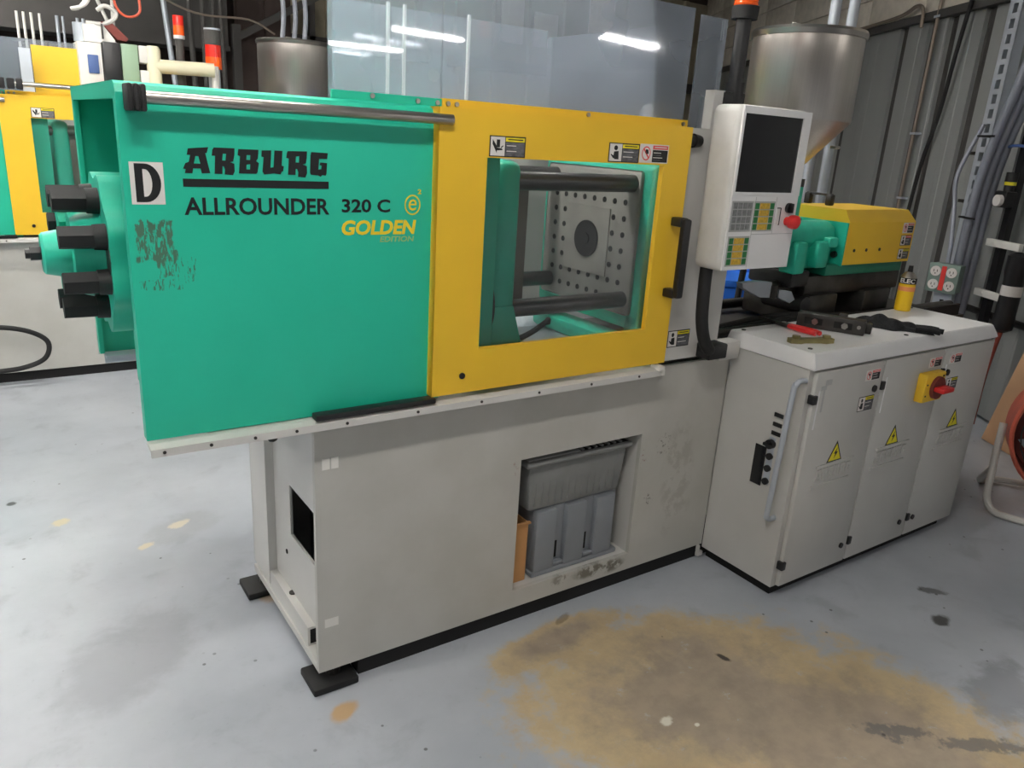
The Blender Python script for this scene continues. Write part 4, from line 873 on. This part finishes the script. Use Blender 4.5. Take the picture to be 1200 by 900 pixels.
# ------------------------------------------------------------------ the second machine behind
def second_machine():
    skip = ('logo_lettering', 'model_lettering', 'number_lettering', 'golden_lettering', 'edition_lettering', 'emblem', 'letter_sticker', 'threaded_hole', 'key', 'signal_post', 'lamp_base', 'lamp_lens', 'guard_pane', 'guard_post')
    e = MC.e.copy(); COL.objects.link(e); e.location = (-.81, 3.40, 0)
    e['label'] = 'second green and yellow injection molding machine standing behind the lettered one'
    for ch in list(MC.e.children):
        if ch.name.split('.')[0] in skip: continue
        c = ch.copy(); COL.objects.link(c); c.parent = e
        for g in ch.children:
            if g.name.split('.')[0] in skip: continue
            d = g.copy(); COL.objects.link(d); d.parent = c
    T = Thing.__new__(Thing); T.o = Vector((-.81, 3.40, 0)); T.e = e; T.frame = None; P = T.part
    P('slide_bar', B().cyl((.2, 5.13, 1.668), (1.0, 5.13, 1.668), .0125, 14), 'steel')
    P('bar_stop', B().box(.13, .18, 5.10, 5.16, 1.64, 1.695, 0, .006).box(.19, .225, 5.10, 5.16, 1.64, 1.695, 0, .006).box(.232, .262, 5.10, 5.16, 1.64, 1.695, 0, .006), 'rubber')
    P('guard_pane', B().box(.05, .58, 5.39, 5.395, 1.62, 1.915), 'clear')
    P('upper_guard', B().box(.335, .60, 5.36, 5.38, 1.62, 1.885), 'yellow'); P('guard_upright', B().box(.27, .325, 5.28, 5.30, 1.63, 1.86), 'galv')
    P('robot_cabinet', B().prism([(.56, 1.63), (.56, 1.925), (.68, 1.925), (.68, 1.63)], 'y', 5.30, 5.5), 'bright', smooth=False)
    P('louvre', B().box(.605, .66, 5.29, 5.30, 1.76, 1.86, 0, .004), 'bluegrey')
    P('dark_cabinet', B().box(.685, .775, 5.27, 5.5, 1.63, 1.935, 0, .004), 'black'); P('grey_cabinet', B().box(.78, .87, 5.28, 5.5, 1.63, 1.935, 0, .004), 'mint')
    P('white_box', B().box(.875, .93, 5.28, 5.42, 1.84, 1.935, 0, .006).box(.875, .93, 5.28, 5.42, 1.63, 1.80, 0, .006), 'bright')
    P('vacuum_pipe', B().lathe((.955, 5.30, 1.62), (0, 0, 1), [(0, .04), (.30, .04), (.32, .03), (.32, 0)], 20).cyl((.955, 5.30, 1.83), (1.29, 5.26, 1.835), .04, 20), 'cream')
    P('pipe_mouth', B().cyl((1.29, 5.26, 1.835), (1.292, 5.26, 1.835), .022, 16), 'pwall')
    P('elbow', B().cyl((1.30, 5.28, 1.86), (1.30, 5.28, 1.70), .022, 12), 'bright')
    P('louver_cover', B().box(.93, 1.10, 5.2, 5.6, 1.60, 1.64), 'yellow')
    hopper((1.88, 5.47, 1.46), 'stainless steel hopper on the second machine behind the green cover', .25, .22, .60)
    T = Thing('signal_tower', 'red and orange signal tower with a clear top section behind the cream pipe', 'signal light', (1.31, 5.34, .86)); P = T.part
    c = (1.31, 5.34)
    P('stem', B().cyl((*c, .86), (*c, 1.845), .035, 16), 'galv'); P('orange_lens', B().cyl((*c, 1.845), (*c, 1.915), .048, 20), 'orange'); P('red_lens', B().cyl((*c, 1.915), (*c, 1.985), .047, 20), 'redlens'); P('clear_lens', B().cyl((*c, 1.985), (*c, 2.07), .048, 20), 'dbeam'); P('cap', B().cyl((*c, 2.07), (*c, 2.08), .049, 20), 'galv')
    T = Thing('signal_lamp', 'small red-orange signal lamp on a grey pole left of the signal tower', 'signal light', (1.12, 5.36, .86)); P = T.part; c = (1.12, 5.36)
    P('pole', B().cyl((*c, .86), (*c, 2.02), .024, 14), 'dbeam'); P('lens', B().cyl((*c, 2.02), (*c, 2.075), .031, 18), 'orange'); P('lens', B().cyl((*c, 2.075), (*c, 2.13), .031, 18), 'redlens'); P('collar', B().cyl((*c, 2.0), (*c, 2.02), .032, 18), 'fix')
    T = Thing('vacuum_loader', 'dirty white vacuum loader with a red slanted lid above the second machine', 'loader', (.68, 5.40, 1.93)); P = T.part
    P('body', B().prism([(.60, 1.93), (.60, 2.02), (.70, 2.03), (.76, 1.95), (.76, 1.93)], 'y', 5.32, 5.48), 'bright', smooth=False); P('lid', B().prism([(.69, 2.04), (.74, 2.05), (.83, 1.965), (.82, 1.95), (.77, 1.955)], 'y', 5.31, 5.49), 'fanin', smooth=False)
    P('motor', B().cyl((.60, 5.4, 1.93), (.60, 5.4, 2.03), .045, 16), 'galv'); P('hinge_arm', B().box(.69, .70, 5.30, 5.31, 1.95, 2.03), 'dsteel')
    single('white_hose', B().tube([(.62, 5.32, 2.6), (.64, 5.32, 2.22), (.60, 5.31, 2.11), (.55, 5.30, 2.09), (.62, 5.29, 2.12), (.66, 5.3, 2.20)], .010, 8), 'wtube', 'white hose hanging in a bend above the vacuum loader', 'hose', (.6, 5.3, 2.1))
    single('grey_hose', B().tube([(.62, 5.34, 2.03), (.70, 5.32, 2.03), (.76, 5.30, 2.06), (.77, 5.30, 2.10), (.72, 5.30, 2.125), (.68, 5.32, 2.10)], .012, 8), 'wtube', 'grey coiled hose lying over the vacuum loader', 'hose', (.68, 5.3, 2.0))
    single('orange_hose', B().tube([(.77, 5.35, 2.7), (.775, 5.35, 2.3), (.78, 5.35, 2.15), (.83, 5.35, 2.09), (.90, 5.35, 2.11), (.91, 5.35, 2.2), (.87, 5.35, 2.6)], .007, 8), 'rhose', 'orange hose hanging in a loop above the second machine', 'hose', (.83, 5.35, 2.09))
    single('floor_hose', B().tube([(-.5, 5.06, .38), (-.2, 5.06, .375), (.02, 5.06, .362), (.15, 5.05, .325), (.222, 5.05, .26), (.20, 5.05, .17), (.1, 5.05, .125), (-.05, 5.05, .112), (-.5, 5.05, .10)], .014, 10), 'rubber', 'black hose bulging out in a loop from the base of the second machine', 'hose', (0, 5.05, .1))
second_machine()

# ------------------------------------------------------------------ far background
def background():
    for i, (x0, x1, z0, z1) in enumerate(((5.30, 5.62, 2.62, 3.35), (5.78, 6.13, 2.62, 3.0), (6.62, 7.02, 2.78, 3.4))):
        single('pale_board', B().box(x0, x1, 8.28, 8.30, z0, z1, 0, .003), 'insul', 'pale board fixed high on the back wall, %s' % ('the tall narrow one', 'the small one between two others', 'the one nearest the corrugated wall')[i], 'board', (x0, 8.28, z0), None, 'pale boards on the back wall')
    for i, (x, w) in enumerate(((.395, .016), (.44, .016), (.49, .016), (.545, .016), (.66, .02), (.70, .014), (.80, .018), (.84, .018))):
        single('roof_pipe', B().cyl((x, 7.4, 1.2), (x, 7.4, 2.24), w*.62, 8), 'bright' if i < 4 else 'galv', 'pale upright pipe in front of the dark back wall', 'pipe', (x, 7.4, 1.2), None, 'upright pipes by the back wall')
    T = Thing('forked_pipe', 'white forked pipe standing before the dark back wall', 'pipe', (1.05, 7.4, 1.2)); T.part('stem', B().cyl((1.07, 7.4, 1.2), (1.05, 7.4, 2.15), .018, 10), 'bright'); T.part('branch', B().cyl((1.05, 7.4, 2.15), (.95, 7.4, 2.4), .014, 8), 'bright'); T.part('branch', B().cyl((1.05, 7.4, 2.15), (1.06, 7.4, 2.4), .014, 8), 'bright')
    for x, t in ((1.5, .12), (1.62, .03), (1.70, .0), (1.78, .0), (1.86, .02)):
        single('hanging_pipe', B().cyl((x, 7.2, 1.2), (x-t, 7.2, 2.7), .022, 8), 'dbeam' if x > 1.6 else 'galv', 'dark grey upright pipe behind the signal lamps', 'pipe', (x, 7.2, 1.2), None, 'pipes behind the signal lamps')
    T = Thing('steel_frame', 'brown steel frame post with a slanted brace near the back wall', 'frame', (2.2, 7.6, 0)); T.part('post', B().box(2.03, 2.10, 7.55, 7.62, 0, 2.36), 'rust' if False else 'dbeam'); b = B().box(-.03, .03, -.03, .03, 0, .9); bmesh.ops.transform(b.bm, matrix=Matrix.Translation((2.06, 7.58, 2.25)) @ Matrix.Rotation(1.05, 4, 'Y'), verts=b.bm.verts); T.part('brace', b, 'dbeam')
    T = Thing('dark_cabinet', 'tall dark brown locker standing against the back wall', 'locker', (2.35, 8.0, 0)); T.part('body', B().box(2.1, 2.62, 7.75, 8.3, 0, 2.75), 'dwall', smooth=False); T.part('door', B().box(2.12, 2.36, 7.735, 7.75, .08, 2.7, 0, .004), 'dwall'); T.part('door', B().box(2.375, 2.60, 7.735, 7.75, .08, 2.7, 0, .004), 'dwall')
    structure('trim_2', B().box(2.62, 8.9, 8.3, 8.42, 2.30, 2.42).box(3.0, 3.06, 8.3, 8.42, 0, 3.5), 'dbeam')
    for x in (1.80, 1.88, 1.95): single('loader_hose', B().tube([(x, 5.5, 2.075), (x+.01, 5.5, 2.3), (x-.05, 5.5, 2.7), (x-.2, 5.5, 3.4)], .016, 8), 'conduit', 'grey suction hose rising from the lid of the rear hopper', 'hose', (x, 5.5, 2.06), None, 'suction hoses over the rear hopper')
    single('ceiling_cable', B().tube([(.6, 6.6, 2.60), (1.1, 6.6, 2.44), (1.5, 6.6, 2.30), (1.9, 6.6, 2.30), (2.1, 6.6, 2.22)], .008, 6), 'pipe', 'thin cable sagging below the dark beam', 'cable', (1.5, 6.6, 2.2))
background()
bpy.context.view_layer.update()
